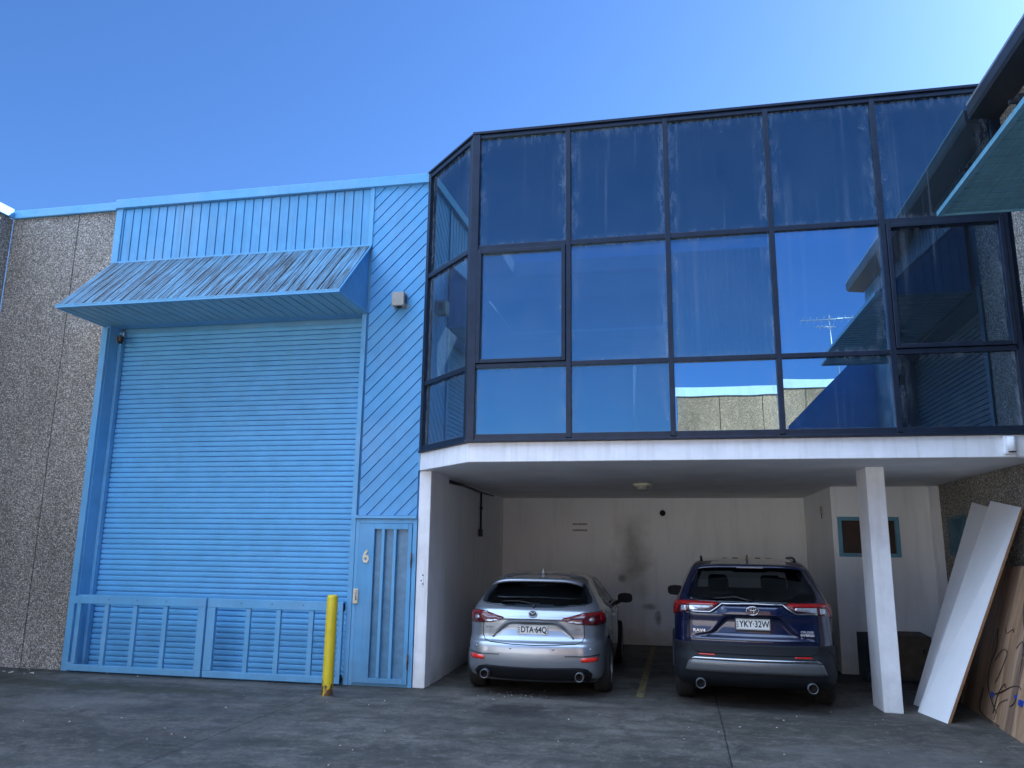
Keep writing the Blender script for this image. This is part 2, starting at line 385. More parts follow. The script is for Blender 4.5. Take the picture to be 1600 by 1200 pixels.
# ================================================================== GROUND
g = MB(); 
g.add([(-400, -400, 0), (400, -400, 0), (400, 400, 0), (-400, 400, 0)], [(0, 1, 2, 3)])
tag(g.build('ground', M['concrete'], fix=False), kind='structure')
def parkline():
    m = Mt('worn_yellow_line_paint')
    m.base(m.mix(m.ramp(m.noise(9, 7, None, .8), [(.38, 1), (.58, 0)]), (.27, .21, .07), (.07, .07, .07))); m.set(Roughness=.8); return m.m
p = MB(); p.add([(-.585, 10.32, .004), (-.495, 10.32, .004), (-.495, 15.6, .004), (-.585, 15.6, .004)], [(0, 1, 2, 3)])
tag(p.build('parking_line', parkline(), fix=False), kind='structure')

# ================================================================== MAIN BUILDING
BL = empty('warehouse_building', (-3.4, 10.2, 0), 0, 'blue clad warehouse unit with dark mirrored glass bay above a white carport', 'building')
def part(mb, name, mat, parent=None, bevel=0.0, root=BL):
    o = mb.build(name, mat, parent or root, bevel)
    if parent is None: o.location = -root.location
    return o
part(MB().box(-10.5, -9.268, 10.2, 10.38, -.1, 6.90).box(-9.252, -8.555, 10.2, 10.38, -.1, 6.90).box(-10.5, -8.555, 10.38, 10.45, -.1, 6.88), 'aggregate_wall', M['agg'])
part(MB().box(-9.268, -9.252, 10.212, 10.379, 0, 6.9), 'wall_joint', M['joint'])
# roller-door recess, upper backing, roof
part(MB().box(-8.55, -3.4, 10.225, 10.45, 5.03, 6.9).box(-4.26, -3.4, 10.225, 10.45, 2.15, 5.03).box(-8.55, -8.45, 10.21, 10.75, 0, 5.03).box(-4.35, -4.26, 10.21, 10.75, 0, 5.03)
     .box(-8.45, -4.35, 10.55, 10.75, 4.98, 5.3), 'cladding_backing', M['blue_trim'])
part(MB().box(-10.5, 3.8, 10.46, 11.4, 6.6, 6.85).box(-10.5, 3.8, 13.4, 30, 6.6, 6.85).box(-10.5, -2.8, 11.4, 13.4, 6.6, 6.85).box(2.8, 3.8, 11.4, 13.4, 6.6, 6.85).box(-10.5, 3.8, 29.8, 30, 0, 6.6).box(-10.5, -10.3, 10.45, 29.8, 0, 6.6).box(3.6, 3.8, 16.1, 29.8, 0, 6.6).prism([(-3.3, 10.3, 6.82), (-2.40, 9.36, 6.82), (3.7, 9.36, 6.82), (3.7, 10.45, 6.82), (-3.3, 10.45, 6.82)], (0, 0, .15)), 'roof', M['roof'])  # opening left in the roof, added to let light into the office
# vertical cladding over the awning
V = MB(); clad(V, [(-8.44, 6.02), (-4.30, 6.02), (-4.30, 6.91), (-8.44, 6.91)], lambda a, b: (a, 10.207, b), (0, -1, 0), math.pi/2, .1475, .020, .022)
part(V, 'ribbed_cladding', M['blue'])
V = MB(); clad(V, [(-4.24, 2.17), (-3.42, 2.17), (-3.42, 6.95), (-4.24, 6.95)], lambda a, b: (a, 10.207, b), (0, -1, 0), math.pi/4, .1385, .018, .022, .02)
part(V, 'diagonal_cladding', M['blue_deep'])
part(MB().box(-10.5, -8.56, 10.15, 10.5, 6.905, 6.945).box(-10.5, -8.56, 10.17, 10.5, 6.945, 7.05).box(-8.56, -3.4, 10.13, 10.5, 6.925, 7.07), 'coping', M['blue_trim'], bevel=.006)
for b_ in ((-8.56, -8.445, 10.165, 10.222, 6.02, 6.924), (-4.30, -4.24, 10.165, 10.222, 6.02, 6.924), (-8.56, -8.46, 10.16, 10.209, 0, 4.985), (-4.335, -4.265, 10.16, 10.209, 0, 4.985),
           (-3.42, -3.395, 10.165, 10.222, 2.76, 6.924), (-4.28, -3.41, 10.14, 10.22, 2.125, 2.165)): part(MB().box(*b_), 'facade_trim', M['blue_trim'], bevel=.004)
# awning
def awning(root, to3, L0, L1, zt, zb, out, parent_loc):
    """wedge canopy: wall top zt, wall bottom zb, outer edge out at zb"""
    n1 = Vector(to3(0, 0, 1))-Vector(to3(0, 0, 0)); no = Vector(to3(0, 1, 0))-Vector(to3(0, 0, 0)); na = Vector(to3(1, 0, 0))-Vector(to3(0, 0, 0))
    s = math.hypot(out, zt-zb); a = (zt-zb)/s; b = out/s
    T = MB(); top_n = no*a+n1*b
    clad(T, [(L0, 0), (L1, 0), (L1, s), (L0, s)], lambda u, v_: to3(u, .012+out*v_/s, zt-(zt-zb)*v_/s), top_n, math.pi/2, .1475, .018, .014)
    part(T, 'awning_top', M['awning_top'], root=root)
    U = MB(); clad(U, [(L0, .02), (L1, .02), (L1, out), (L0, out)], lambda u, v_: to3(u, v_, zb+.005), -n1, math.pi/2, .1475, .020, .016)
    part(U, 'awning_underside', M['awning_under'] if root == BL else M['under_right'], root=root)
    for e, sg in ((L0, -1), (L1, 1)):
        E = MB(); clad(E, [(.02, zb+.02), (out-.03, zb+.02), (.02, zt-.03)], lambda u, v_, e=e, sg=sg: to3(e-sg*.02, u, v_), na*sg, math.pi/2, .11, .008, .01)
        part(E, 'awning_end', M['blue_deep'], root=root)
    F = MB()
    def bar(A, B, r_=.017): F.tube([to3(*A), to3(*B)], r_, 6, smooth=False)
    F.prism([to3(L0-.02, out-.03, zb-.02), to3(L1+.02, out-.03, zb-.02), to3(L1+.02, out+.02, zb-.02), to3(L0-.02, out+.02, zb-.02)], n1*.045)
    for e in (L0-.005, L1+.005):
        bar((e, .0, zb-.01), (e, out, zb-.01)); bar((e, .012, zt), (e, out, zb+.01), .013)
    F.prism([to3(L0-.01, .0, zt-.01), to3(L1+.01, .0, zt-.01), to3(L1+.01, .03, zt-.01), to3(L0-.01, .03, zt-.01)], n1*.035)
    part(F, 'awning_edge', M['blue_trim'] if root == BL else M['teal'], root=root)
awning(BL, lambda u, o, z: (u, 10.2-o, z), -8.53, -4.27, 6.02, 5.02, 1.0, None)
# roller door
def roller(root, to3, a0, a1, z0, z1, name='roller_door'):
    prof = [(0, -.030), (.001, .006), (.012, .010), (.042, .012), (.0615, .009), (.0625, -.030)]
    Q = []; z = z0
    while z < z1:
        for dz, o in prof: Q.append((z+dz, o))
        z += .075
    mb = MB(); Vv = [to3(a0, o, zz) for zz, o in Q]+[to3(a1, o, zz) for zz, o in Q]; n = len(Q)
    mb.add(Vv, [(i, i+1, n+i+1, n+i) for i in range(n-1)])
    return part(mb, name, M['roller'], root=root)
rd = roller(BL, lambda a, o, z: (a, 10.52-o, z), -8.45, -4.35, .03, 4.98)
for a_ in (-8.449, -4.40): MB().box(a_, a_+.049, 10.42, 10.49, 0, 4.97).build('guide_rail', M['blue_trim'], rd)

# security door
DR = MB()
DR.box(-4.205, -3.99, 10.155, 10.20, .035, 2.06)        # lock stile
DR.box(-3.52, -3.465, 10.155, 10.20, .035, 2.06).box(-3.99, -3.52, 10.155, 10.20, 1.985, 2.06).box(-3.99, -3.52, 10.155, 10.20, .035, .10)
door = part(DR, 'security_door', M['blue'], bevel=.004)
for x in (-3.865, -3.70): MB().box(x-.02, x+.02, 10.150, 10.198, .1, 1.985).build('bar', M['blue_trim'], door, .003)
MB().box(-3.99, -3.52, 10.205, 10.212, .1, 1.985).build('mesh_panel', M['door_mesh'], door)
MB().box(-4.245, -4.175, 10.140, 10.156, 1.02, 1.21).build('lock_plate', M['cream'], door, .006)
MB().tube([(-4.19, 10.12, 1.07), (-4.19, 10.10, 1.09), (-4.19, 10.10, 1.17), (-4.19, 10.12, 1.19)], .008).build('handle', M['galv'], door)
for z in (.35, 1.62): MB().tube([(-3.455, 10.135, z-.06), (-3.455, 10.135, z+.06)], .011).tube([(-3.465, 10.15, z-.13), (-3.47, 10.15, z-.05)], .006).build('hinge', M['rust'], door)
part(MB().box(-4.265, -4.21, 10.17, 10.24, 0, 2.12).box(-3.46, -3.405, 10.17, 10.24, 0, 2.12).box(-4.21, -3.46, 10.17, 10.24, 2.065, 2.12).box(-4.21, -3.46, 10.18, 10.3, 0, .03), 'door_frame', M['blue_trim'], bevel=.004)
part(MB().box(-4.21, -3.46, 10.3, 10.33, 0, 2.12), 'door_backing', M['black'])

def text_mesh(name, txt, size, mat, parent, loc, th=.003, rz=0.0, xs=1.0, align='CENTER', bold=0.0):
    cu = bpy.data.curves.new('lettering', 'FONT'); cu.body = txt; cu.size = size; cu.align_x = align; cu.align_y = 'CENTER'
    cu.extrude = th; cu.offset = bold; cu.resolution_u = 4
    tmp = bpy.data.objects.new('lettering', cu); COL.objects.link(tmp)
    dg = bpy.context.evaluated_depsgraph_get(); me = bpy.data.meshes.new_from_object(tmp.evaluated_get(dg))
    bpy.data.objects.remove(tmp); bpy.data.curves.remove(cu)
    me.transform(Matrix.Diagonal((xs, 1, 1, 1))); me.transform(Matrix.Rotation(R(90), 4, 'X')); me.transform(Matrix.Rotation(rz, 4, 'Z'))
    me.materials.clear(); me.materials.append(mat)
    o = bpy.data.objects.new(name, me); COL.objects.link(o); o.parent = parent; o.location = loc; return o
text_mesh('door_number', '6', .235, M['cream'], door, (-4.095, 10.150, 1.62), .006, 0, .8, 'CENTER', .006)

# pillar + carport walls
part(MB().box(-3.398, -3.235, 10.19, 10.42, 0, 2.76), 'corner_pillar', M['white_paint'], bevel=.008)
part(MB().hexa([(-3.40, 10.43, 0), (-3.25, 10.43, 0), (-3.26, 11.05, 0), (-3.40, 11.05, 0)], [(-3.40, 10.43, 2.76), (-3.25, 10.43, 2.76), (-3.26, 11.05, 2.76), (-3.40, 11.05, 2.76)])
     .hexa([(-3.42, 11.055, 0), (-3.275, 11.055, 0), (-3.50, 15.9, 0), (-3.62, 15.9, 0)], [(-3.42, 11.055, 2.76), (-3.275, 11.055, 2.76), (-3.50, 15.9, 2.76), (-3.62, 15.9, 2.76)])
     .box(-3.65, 2.45, 15.9, 16.1, 0, 2.76), 'carport_wall', M['white_wall'])
part(MB().box(2.30, 2.40, 13.4, 15.9, 0, 2.76).box(2.36, 3.78, 13.12, 13.30, 0, 1.70).box(2.36, 3.78, 13.12, 13.30, 2.30, 2.76).box(2.36, 2.37, 13.12, 13.30, 1.7, 2.3)
     .box(3.25, 3.78, 13.12, 13.30, 1.70, 2.30).box(2.30, 2.36, 13.13, 13.4, 0, 2.76).box(3.70, 3.80, 12.95, 13.119, 0, 2.755), 'storeroom_wall', M['white_wall'])
wn = part(MB().box(2.371, 2.43, 13.10, 13.18, 1.70, 2.30).box(3.19, 3.249, 13.10, 13.18, 1.70, 2.30).box(2.43, 3.19, 13.10, 13.18, 1.70, 1.755).box(2.43, 3.19, 13.10, 13.18, 2.245, 2.30), 'window', M['teal'], bevel=.004)
pane = simple('dim_window_glass', (.045, .020, .013), .55, 0, .4, 12)
MB().box(2.43, 3.19, 13.16, 13.165, 1.755, 2.245).build('pane', pane, wn)
MB().box(2.80, 2.82, 13.14, 13.158, 1.755, 2.245).build('glazing_bar', M['brown'], wn)
MB().tube([(2.62, 13.085, 1.73), (2.70, 13.07, 1.735)], .012).build('latch', M['galv'], wn)
part(MB().tube([(-3.268, 11.2, 2.70), (-3.29, 12.0, 2.715), (-3.345, 13.35, 2.70), (-3.40, 14.6, 2.72)], [.03, .024, .018, .012], 8), 'ceiling_conduit', M['dark_trim'])
cd = part(MB().tube([(-3.345, 13.4, 2.70), (-3.345, 13.42, 2.08)], .018, 8).tube([(-3.345, 13.42, 2.45), (-3.345, 13.42, 2.41)], .028, 8), 'conduit_drop', M['dark_trim'])
MB().box(-3.375, -3.31, 13.36, 13.45, 1.95, 2.08).build('pull_switch', M['dark_trim'], cd, .01)
# upper floor slab with white fascia, soffit
slab = [(-3.40, 10.18), (-2.47, 9.215), (3.79, 9.215), (3.79, 10.18)]
part(MB().prism([(x, y, 2.765) for x, y in slab], (0, 0, .235)), 'fascia', M['white_paint'], bevel=.008)
part(MB().prism([(-3.40, 10.185, 2.762), (-2.455, 9.235, 2.762), (3.79, 9.235, 2.762), (3.79, 15.9, 2.762), (-3.6, 15.9, 2.762)], (0, 0, .001)), 'soffit', M['soffit'])
part(MB().box(-3.6, 3.79, 10.46, 16.1, 2.77, 3.0), 'floor_slab', M['soffit'])
part(MB().hexa([(2.19, 10.14, 0), (2.39, 10.11, 0), (2.39, 10.55, 0), (2.17, 10.58, 0)], [(2.19, 10.14, 2.763), (2.39, 10.11, 2.763), (2.39, 10.55, 2.763), (2.17, 10.58, 2.763)]), 'column', M['white_paint'], bevel=.008)

# glass bay
ZG = [3.06, 3.94, 5.48, 7.02]; XG = [-2.45, -1.25, -.04, 1.16, 2.37, 3.62]
FR = MB()
for x in XG[1:-1]: FR.box(x-.031, x+.031, 9.185, 9.30, 3.045, 7.04)
FR.box(-2.50, -2.40, 9.175, 9.30, 3.03, 7.05).box(3.60, 3.675, 9.19, 9.30, 3.03, 5.54).box(3.60, 3.66, 9.185, 9.30, 5.46, 7.04)
for i, z in enumerate(ZG):
    h = (.038, .028, .032, .024)[i]
    for j in range(5):
        a = XG[j]+(.05 if j == 0 else .031); b = XG[j+1]-(.031 if j < 4 else 0.0)
        FR.box(a, b, 9.19, 9.30, z-h, z+h)
FR.box(-2.52, 3.79, 9.16, 9.32, 3.002, 3.029).box(-2.50, 3.70, 9.165, 9.33, 7.052, 7.085)
bayf = part(FR, 'bay_frame', M['frame'], bevel=.004)
MB().box(3.665, 3.79, 9.22, 9.4, 3.03, 6.9).build('end_panel', M['frame'], bayf)
def pane_part(x0, x1, z0, z1, k, tilt=(0, 0), j=0):
    mat = M['spandrel'] if k == 2 else M['glass_dark'] if j == 4 else M['glass'] if (j, k) in ((3, 1), (2, 0), (3, 0)) else M['glass_hazy']
    c = ((x0+x1)/2, (z0+z1)/2)
    P = [(x0, z0), (x1, z0), (x1, z1), (x0, z1)]
    f = lambda x, z, y: (x, y+(x-c[0])*tilt[0]+(z-c[1])*tilt[1], z)
    mb = MB().hexa([f(x, z, 9.232) for x, z in P], [f(x, z, 9.240) for x, z in P])
    return part(mb, 'glass_pane', mat)
for j in range(5):
    for k in range(3):
        x0, x1 = XG[j]+.029, XG[j+1]-.029
        if j == 0: x0 += .014
        z0, z1 = ZG[k]+.024, ZG[k+1]-.022
        pane_part(x0, x1, z0, z1, k, (rnd.uniform(-.006, .006), rnd.uniform(-.006, .006)), j)
# opening sashes: first and last column of the middle row
for j, (za, zb) in ((0, (3.975, 5.444)), (4, (3.975, 5.444))):
    a = XG[j]+(.05 if j == 0 else .036); b = XG[j+1]-(.036 if j == 0 else 0)
    SA = MB().box(a, a+.05, 9.172, 9.25, za, zb).box(b-.05, b, 9.172, 9.25, za, zb).box(a+.05, b-.05, 9.172, 9.25, zb-.05, zb).box(a+.05, b-.05, 9.172, 9.25, za, za+.05)
    part(SA, 'opening_sash', M['frame'], bevel=.006)
# chamfer (45 degrees): local u along the slope from (-3.40,10.18) to (-2.47,9.215)
A = Vector((-3.39, 10.17, 0)); B = Vector((-2.485, 9.235, 0)); d = (B-A).normalized(); nn = Vector((d.y, -d.x, 0)); Lc = (B-A).length
if nn.y > 0: nn = -nn
def ch(u, o, z): q = A+d*u+nn*o; return (q.x, q.y, z)
def chbox(mb, u0, u1, o0, o1, z0, z1): return mb.hexa([ch(u0, o0, z0), ch(u1, o0, z0), ch(u1, o1, z0), ch(u0, o1, z0)], [ch(u0, o0, z1), ch(u1, o0, z1), ch(u1, o1, z1), ch(u0, o1, z1)])
FC = MB(); chbox(FC, 0, .07, -.06, .03, 3.03, 7.05); chbox(FC, Lc-.085, Lc-.02, -.06, .025, 3.03, 7.05)
for i, z in enumerate(ZG): chbox(FC, .07, Lc-.085, -.06, .02, z-.034, z+.03)
chbox(FC, -.01, Lc, -.07, .04, 3.002, 3.0295); chbox(FC, -.01, Lc, -.08, .045, 7.053, 7.083)
part(FC, 'chamfer_frame', M['frame'], bevel=.004)
for k in range(3): part(chbox(MB(), .068, Lc-.083, -.03, -.022, ZG[k]+.03, ZG[k+1]-.03), 'glass_pane', M['spandrel'] if k == 2 else M['glass_hazy'])
# office behind the glass: ceiling, back wall, vertical blinds, spandrel backing
office = simple('office_paint', (.55, .56, .56), .8)
part(MB().box(-2.35, 3.7, 9.45, 9.47, 5.49, 6.80).hexa([(-3.28, 10.3, 5.49), (-2.36, 9.38, 5.49), (-2.34, 9.40, 5.49), (-3.26, 10.32, 5.49)], [(-3.28, 10.3, 6.8), (-2.36, 9.38, 6.8), (-2.34, 9.40, 6.8), (-3.26, 10.32, 6.8)]), 'spandrel_backing', M['black'])
part(MB().box(-3.3, 3.7, 13.9, 14.0, 3.01, 5.5).box(-3.3, 3.7, 10.47, 11.4, 5.50, 5.55).box(-3.3, 3.7, 13.4, 13.9, 5.50, 5.55).box(-3.3, -2.8, 11.4, 13.4, 5.5, 5.55).box(2.8, 3.7, 11.4, 13.4, 5.5, 5.55).box(-3.39, -3.3, 10.47, 14.0, 3.01, 5.5).box(-.62, -.52, 9.8, 11.4, 3.01, 4.25).box(-.52, .5, 11.3, 11.4, 3.01, 4.25).box(-.9, 1.2, 9.7, 9.76, 4.25, 4.31), 'office_interior', office)  # ceiling left open below the added roof opening to light the room
BLD = MB()
for j in range(17):
    x = .02+.067*j
    c_, s_ = math.cos(R(35+rnd.uniform(-12, 12)))*.03, math.sin(R(35))*.03
    BLD.hexa([(x-c_, 9.42-s_, 3.12), (x+c_, 9.42+s_, 3.12), (x+c_, 9.421+s_, 3.12), (x-c_, 9.421-s_, 3.12)], [(x-c_, 9.42-s_, 5.35), (x+c_, 9.42+s_, 5.35), (x+c_, 9.421+s_, 5.35), (x-c_, 9.421-s_, 5.35)])
part(BLD, 'vertical_blind', simple('blind_fabric', (.75, .76, .78), .8))

# gates in front of the roller door
def gate(x0, x1, bars, label, wl, wr):
    t = empty('low_gate', (x0, 10.1, .02), 0, label, 'gate', 'low steel gates across the roller door')
    mb = MB().box(0, x1-x0, -.03, .03, .90, 1.02).box(0, x1-x0, -.03, .03, 0, .085).box(0, wl, -.03, .03, .085, .90).box(x1-x0-wr, x1-x0, -.03, .03, .085, .90)
    mb.build('frame', M['blue_trim'], t, .006)
    for b in bars: MB().box(b-x0-.033, b-x0+.033, -.022, .022, .085, .90).build('bar', M['blue_trim'], t, .003)
    return t
g1 = gate(-8.34, -6.335, (-7.87, -7.42, -6.95), 'left low blue barred gate beside the pebbled wall', .06, .11)
g2 = gate(-6.305, -4.345, (-5.70, -5.26, -4.79), 'right low blue barred gate behind the yellow bollard', .12, .06)
for g_, px in ((g1, 0), (g2, 1.96)):
    for z in (.06, .95): MB().box(px-.07, px+.0, -.02, .05, z-.05, z+.05).build('bracket', M['dark_trim'] if px else M['blue_trim'], g_)
    for k in range(3): MB().lathe([(0, -.034), (.008, -.034), (.008, -.029)], (.5+.45*k, 0, .965), 'y', 10).build('bolt', M['rust'], g_)

# bollard
bo = empty('bollard', (-4.18, 9.36, 0), 0, 'yellow steel bollard with chipped rusty base in front of the door', 'bollard')
def bollard_mat():
    m = Mt('chipped_yellow_paint'); z = m.xyz(m.obj())[2]
    chip = m.math('ADD', m.math('MULTIPLY', z, -1.0), m.math('MULTIPLY', m.noise(1.0, 6, m.mapped((30, 30, 14), m.obj())), 1.0))
    f = m.ramp(chip, [(.36, 0), (.44, 1)])
    c = m.ramp(m.noise(5, 5), [(.3, (.60, .46, .015)), (.7, (.72, .57, .03))])
    c = m.mix(m.math('MULTIPLY', m.ramp(m.noise(1, 5, m.mapped((20, 20, 2))), [(.55, 0), (.7, 1)]), .3), c, (.25, .2, .05))
    m.base(m.mix(f, c, (.13, .06, .03))); m.set(Roughness=.4); m.bump(m.noise(20, 4), .15, .004); return m.m
MB().lathe([(0, 1.175), (.045, 1.172), (.062, 1.160), (.066, 1.14), (.066, .0)], (0, 0, 0), 'z', 32).build('post', bollard_mat(), bo)
MB().lathe([(.066, .012), (.09, .008), (.10, 0)], (0, 0, 0), 'z', 24).build('base_patch', M['concrete'], bo)

# wall floodlight/sensor box, cameras, lamp, vent, marks
fx = empty('wall_light', (-3.76, 10.18, 5.05), 0, 'small square grey light box on the diagonal blue cladding', 'light')
MB().box(-.09, .09, -.16, -.005, 0, .20).build('housing', M['grey_box'], fx, .012)
MB().lathe([(0, -.015), (.035, -.015), (.042, 0), (.042, .01)], (0, -.09, 0), 'z', 20).build('lens', M['dark_trim'], fx)
for s in (-1, 1): MB().box(s*.10-.015, s*.10+.015, -.02, -.004, .0, .05).build('bracket', M['galv'], fx)
MB().box(.091, .097, -.12, -.05, .05, .16).build('side_vent', M['dark_trim'], fx)
def dome(loc, rz, label, flip=1):
    t = empty('security_camera', loc, rz, label, 'camera'); return t
c1 = dome((-8.33, 10.30, 4.84), 0, 'dark security camera hanging in the top left corner of the roller door')
MB().tube([(.05, .02, .14), (.04, 0, .02)], .012).build('arm', M['galv'], c1)
MB().tube([(-.07, .06, .04), (.02, -.05, -.05)], [.04, .042], 14).build('housing', M['grey_box'], c1)
MB().lathe([(0, -.11), (.03, -.10), (.05, -.06), (.05, 0)], (.03, -.04, .01), 'z', 16).build('lens', M['dark_trim'], c1)
c2 = dome((3.42, 9.20, 2.87), 0, 'white cylindrical security camera on the right end of the white fascia')
MB().box(-.055, .055, -.035, .012, -.08, .115).build('mount', M['white_paint'], c2, .01)
MB().tube([(0, -.075, .09), (.0, -.075, -.055)], [.038, .042], 18).build('housing', M['white_paint'], c2)
MB().lathe([(0, -.066), (.036, -.064), (.036, -.054)], (0, -.075, 0), 'z', 18).build('lens', M['dark_trim'], c2)
MB().tube([(.02, -.05, -.07), (.06, -.02, -.10), (.15, .0, -.115)], .008).build('cable', M['white_paint'], c2)
cl = empty('ceiling_lamp', (-.54, 12.3, 2.755), 0, 'round yellowed ceiling lamp under the carport soffit', 'lamp')
MB().lathe([(0, -.10), (.09, -.10), (.11, -.06), (.11, -.045)], (0, 0, 0), 'z', 28).build('diffuser', M['grey_box'], cl)
MB().lathe([(.115, -.045), (.145, -.04), (.15, 0), (0, 0)], (0, 0, 0), 'z', 28).build('rim', M['lamp_glass'], cl)
vt = empty('wall_vent', (-.32, 15.88, 2.47), 0, 'small square wall vent with a round black hole on the carport back wall', 'vent')
MB().box(-.095, .095, -.015, .01, -.095, .095).build('plate', M['white_paint'], vt, .004)
MB().lathe([(0, -.020), (.058, -.020), (.058, -.014)], (0, 0, 0), 'y', 24).build('hole', M['black'], vt)
sg = empty('stencilled_notice', (-1.93, 15.893, 2.19), 0, 'two faded grey lines of stencilled lettering on the carport back wall', 'notice')
fade = simple('faded_stencil_paint', (.24, .24, .25), .9)
for k, dz in ((0, .06), (1, -.06)):
    mb = MB(); x = -.15
    while x < .13:
        wd = rnd.uniform(.012, .03); mb.box(x, x+wd, -.002, .0, dz-.018, dz+.018+rnd.uniform(-.006, .004)); x += wd+rnd.uniform(.003, .008)
    mb.build('line', fade, sg)
ks = empty('pillar_fitting', (-3.315, 10.185, 1.35), 0, 'small rusty screw holes with a white patch on the corner pillar', 'fitting')
MB().box(-.02, .02, -.003, .004, -.09, .02).build('patch', M['white_paint'], ks)
for dx, dz in ((.01, .05), (-.01, -.02), (.012, -.06)): MB().lathe([(0, -.008), (.009, -.007), (.009, .0)], (dx, 0, dz), 'y', 10).build('screw', M['rust'], ks)
sb = empty('wall_switch', (2.295, 13.9, 2.40), 0, 'small switch high on the storeroom side wall', 'switch')
MB().box(-.03, .0, -.05, .05, -.03, .10).build('housing', M['grey_box'], sb, .005)
MB().tube([(-.015, 0, -.03), (-.015, 0, -.10)], .006).build('pull_cord', M['dark_trim'], sb)

# ================================================================== NEIGHBOUR LEFT
NL = empty('boundary_building', (-10.5, 8, 0), 0, 'pebbled side wall of the neighbouring unit at far left with sunlit pale coping', 'building')
LW = MB()
ys = [10.195]+[10.1-1.6*k for k in range(1, 9)]
for a, b in zip(ys[:-1], ys[1:]): LW.box(-10.75, -10.5, b+.008, a-.008, -.1, 6.9)
LW.box(-10.8, -10.52, ys[-1], 10.19, -.1, 6.88)
part(LW, 'aggregate_wall', M['agg'], root=NL)
part(MB().box(-10.9, -10.44, ys[-1], 10.12, 6.905, 6.945).box(-10.9, -10.46, ys[-1], 10.14, 6.945, 7.06), 'coping', M['blue_trim'], root=NL)

# ================================================================== NEIGHBOUR RIGHT (seen directly and in the glass)
NR = empty('warehouse_building', (3.8, 6, 0), 0, 'neighbouring unit at the right edge with dark gutter and teal awning', 'building')
YE = 2.73
RW = MB().box(3.7, 4.05, 8.235, 9.158, -.1, 6.66).box(3.8, 4.05, 9.158, 13.1, -.1, 6.66)
part(RW, 'aggregate_wall', M['agg'], root=NR)
part(MB().box(3.73, 4.05, YE, 8.235, 4.98, 6.66).box(3.73, 4.05, YE, 3.835, -.1, 4.98).box(3.70, 4.2, 8.13, 8.23, 0, 4.98).box(3.70, 4.2, 3.84, 3.94, 0, 4.98), 'cladding_backing', M['dark_teal'], root=NR)
V = MB(); clad(V, [(3.9, 6.02), (8.18, 6.02), (8.18, 6.63), (3.9, 6.63)], lambda a, b: (3.725, a, b), (-1, 0, 0), math.pi/2, .1475, .016, .016)
part(V, 'ribbed_cladding', M['dark_teal'], root=NR)
for a_ in (8.12, 3.84): part(MB().box(3.675, 3.699, a_, a_+.112, 0, 5.0), 'facade_trim', M['dark_teal'], root=NR)
awning(NR, lambda u, o, z: (3.7-o, u, z), 3.9, 7.95, 6.02, 5.02, 1.12, None)
V = MB(); clad(V, [(YE, 0), (3.82, 0), (3.82, 6.63), (YE, 6.63)], lambda a, b: (3.725, a, b), (-1, 0, 0), math.pi/4, .1385, .013, .016)
part(V, 'diagonal_cladding', M['dark_teal'], root=NR)
part(MB().prism([(3.72, YE-.12, 5.75), (2.1, YE-.12, 4.1), (2.1, YE-.12, 0), (3.72, YE-.12, 0)], (0, .1, 0)), 'screen_wall', M['blue_deep'], root=NR)
roller(NR, lambda a, o, z: (4.02-o, a, z), 3.94, 8.13, .03, 4.98).data.materials[0] = M['dark_teal']
GT = MB().prism([(3.695, YE, 6.62), (3.40, YE, 6.66), (3.38, YE, 6.70), (3.38, YE, 6.82), (3.42, YE, 6.83), (3.42, YE, 6.72), (3.695, YE, 6.70)], (0, 9.178-YE, 0))
part(GT, 'gutter', M['gutter'], root=NR)
part(MB().box(3.375, 3.385, YE, 9.178, 6.815, 6.845), 'gutter_lip', M['galv'], root=NR)
part(MB().box(3.72, 18, YE, 13.2, 6.70, 6.80).box(3.8, 18, YE-.2, YE-.01, 0, 6.7).box(17.8, 18, YE, 13.2, 0, 6.7), 'roof', M['roof'], root=NR)
lv = part(MB().box(3.77, 3.799, 11.95, 12.62, 1.74, 1.78).box(3.77, 3.799, 11.95, 12.62, 2.24, 2.28).box(3.77, 3.799, 11.95, 11.99, 1.78, 2.24).box(3.77, 3.799, 12.58, 12.62, 1.78, 2.24), 'grille', M['dark_teal'], root=NR)
GR = MB()
for k in range(9): GR.box(3.775, 3.797, 12.02+k*.064, 12.045+k*.064, 1.78, 2.24)
GR.build('grille_bars', M['dark_teal'], lv)
part(MB().box(3.790, 3.799, 11.99, 12.58, 1.78, 2.24), 'grille_recess', M['black'], root=NR)
part(MB().box(3.60, 3.698, 8.40, 8.50, 6.36, 6.48).box(3.52, 3.60, 8.43, 8.47, 6.40, 6.44), 'eave_bracket', M['gutter'], root=NR)

# ================================================================== OPPOSITE UNIT (behind the camera, mirrored in the glass)
OP = empty('opposite_building', (6, -7.3, 0), 0, 'sunlit pebbled unit with pale coping mirrored in the lower glass panes', 'building')
OW = MB(); x = -.02; first = True
while x < 13: OW.box(x+.01, x+1.34-.01, -7.5, -7.25, -.1, 6.78); x += 1.34
part(OW, 'aggregate_wall', M['agg_warm'], root=OP)
YW = empty('bounce_wall', (-7, -7.4, 0), 0, 'added pale wall behind the camera that bounces sunlight towards the carport', 'wall')  # unseen wall put in to bounce sunlight into the carport
part(MB().box(-15, -.1, -7.5, -7.3, 0, 4.2), 'wall_face', simple('pale_render', (.78, .77, .75), .8), root=YW)
part(MB().box(-15, -.1, -7.54, -7.26, 4.2, 4.3), 'coping', M['white_paint'], root=YW)
part(MB().box(-.02, x, -7.5, -7.30, 0, 6.78), 'wall_joint', M['joint'], root=OP)
part(MB().box(-.05, x, -7.6, -7.2, 6.785, 7.05), 'coping', paint('pale_blue_coping', (.55, .68, .72), .1), root=OP)
part(MB().box(-.02, x, -20, -7.6, 6.6, 6.7).box(-.02, .2, -20, -7.6, 0, 6.6), 'roof', M['roof'], root=OP)
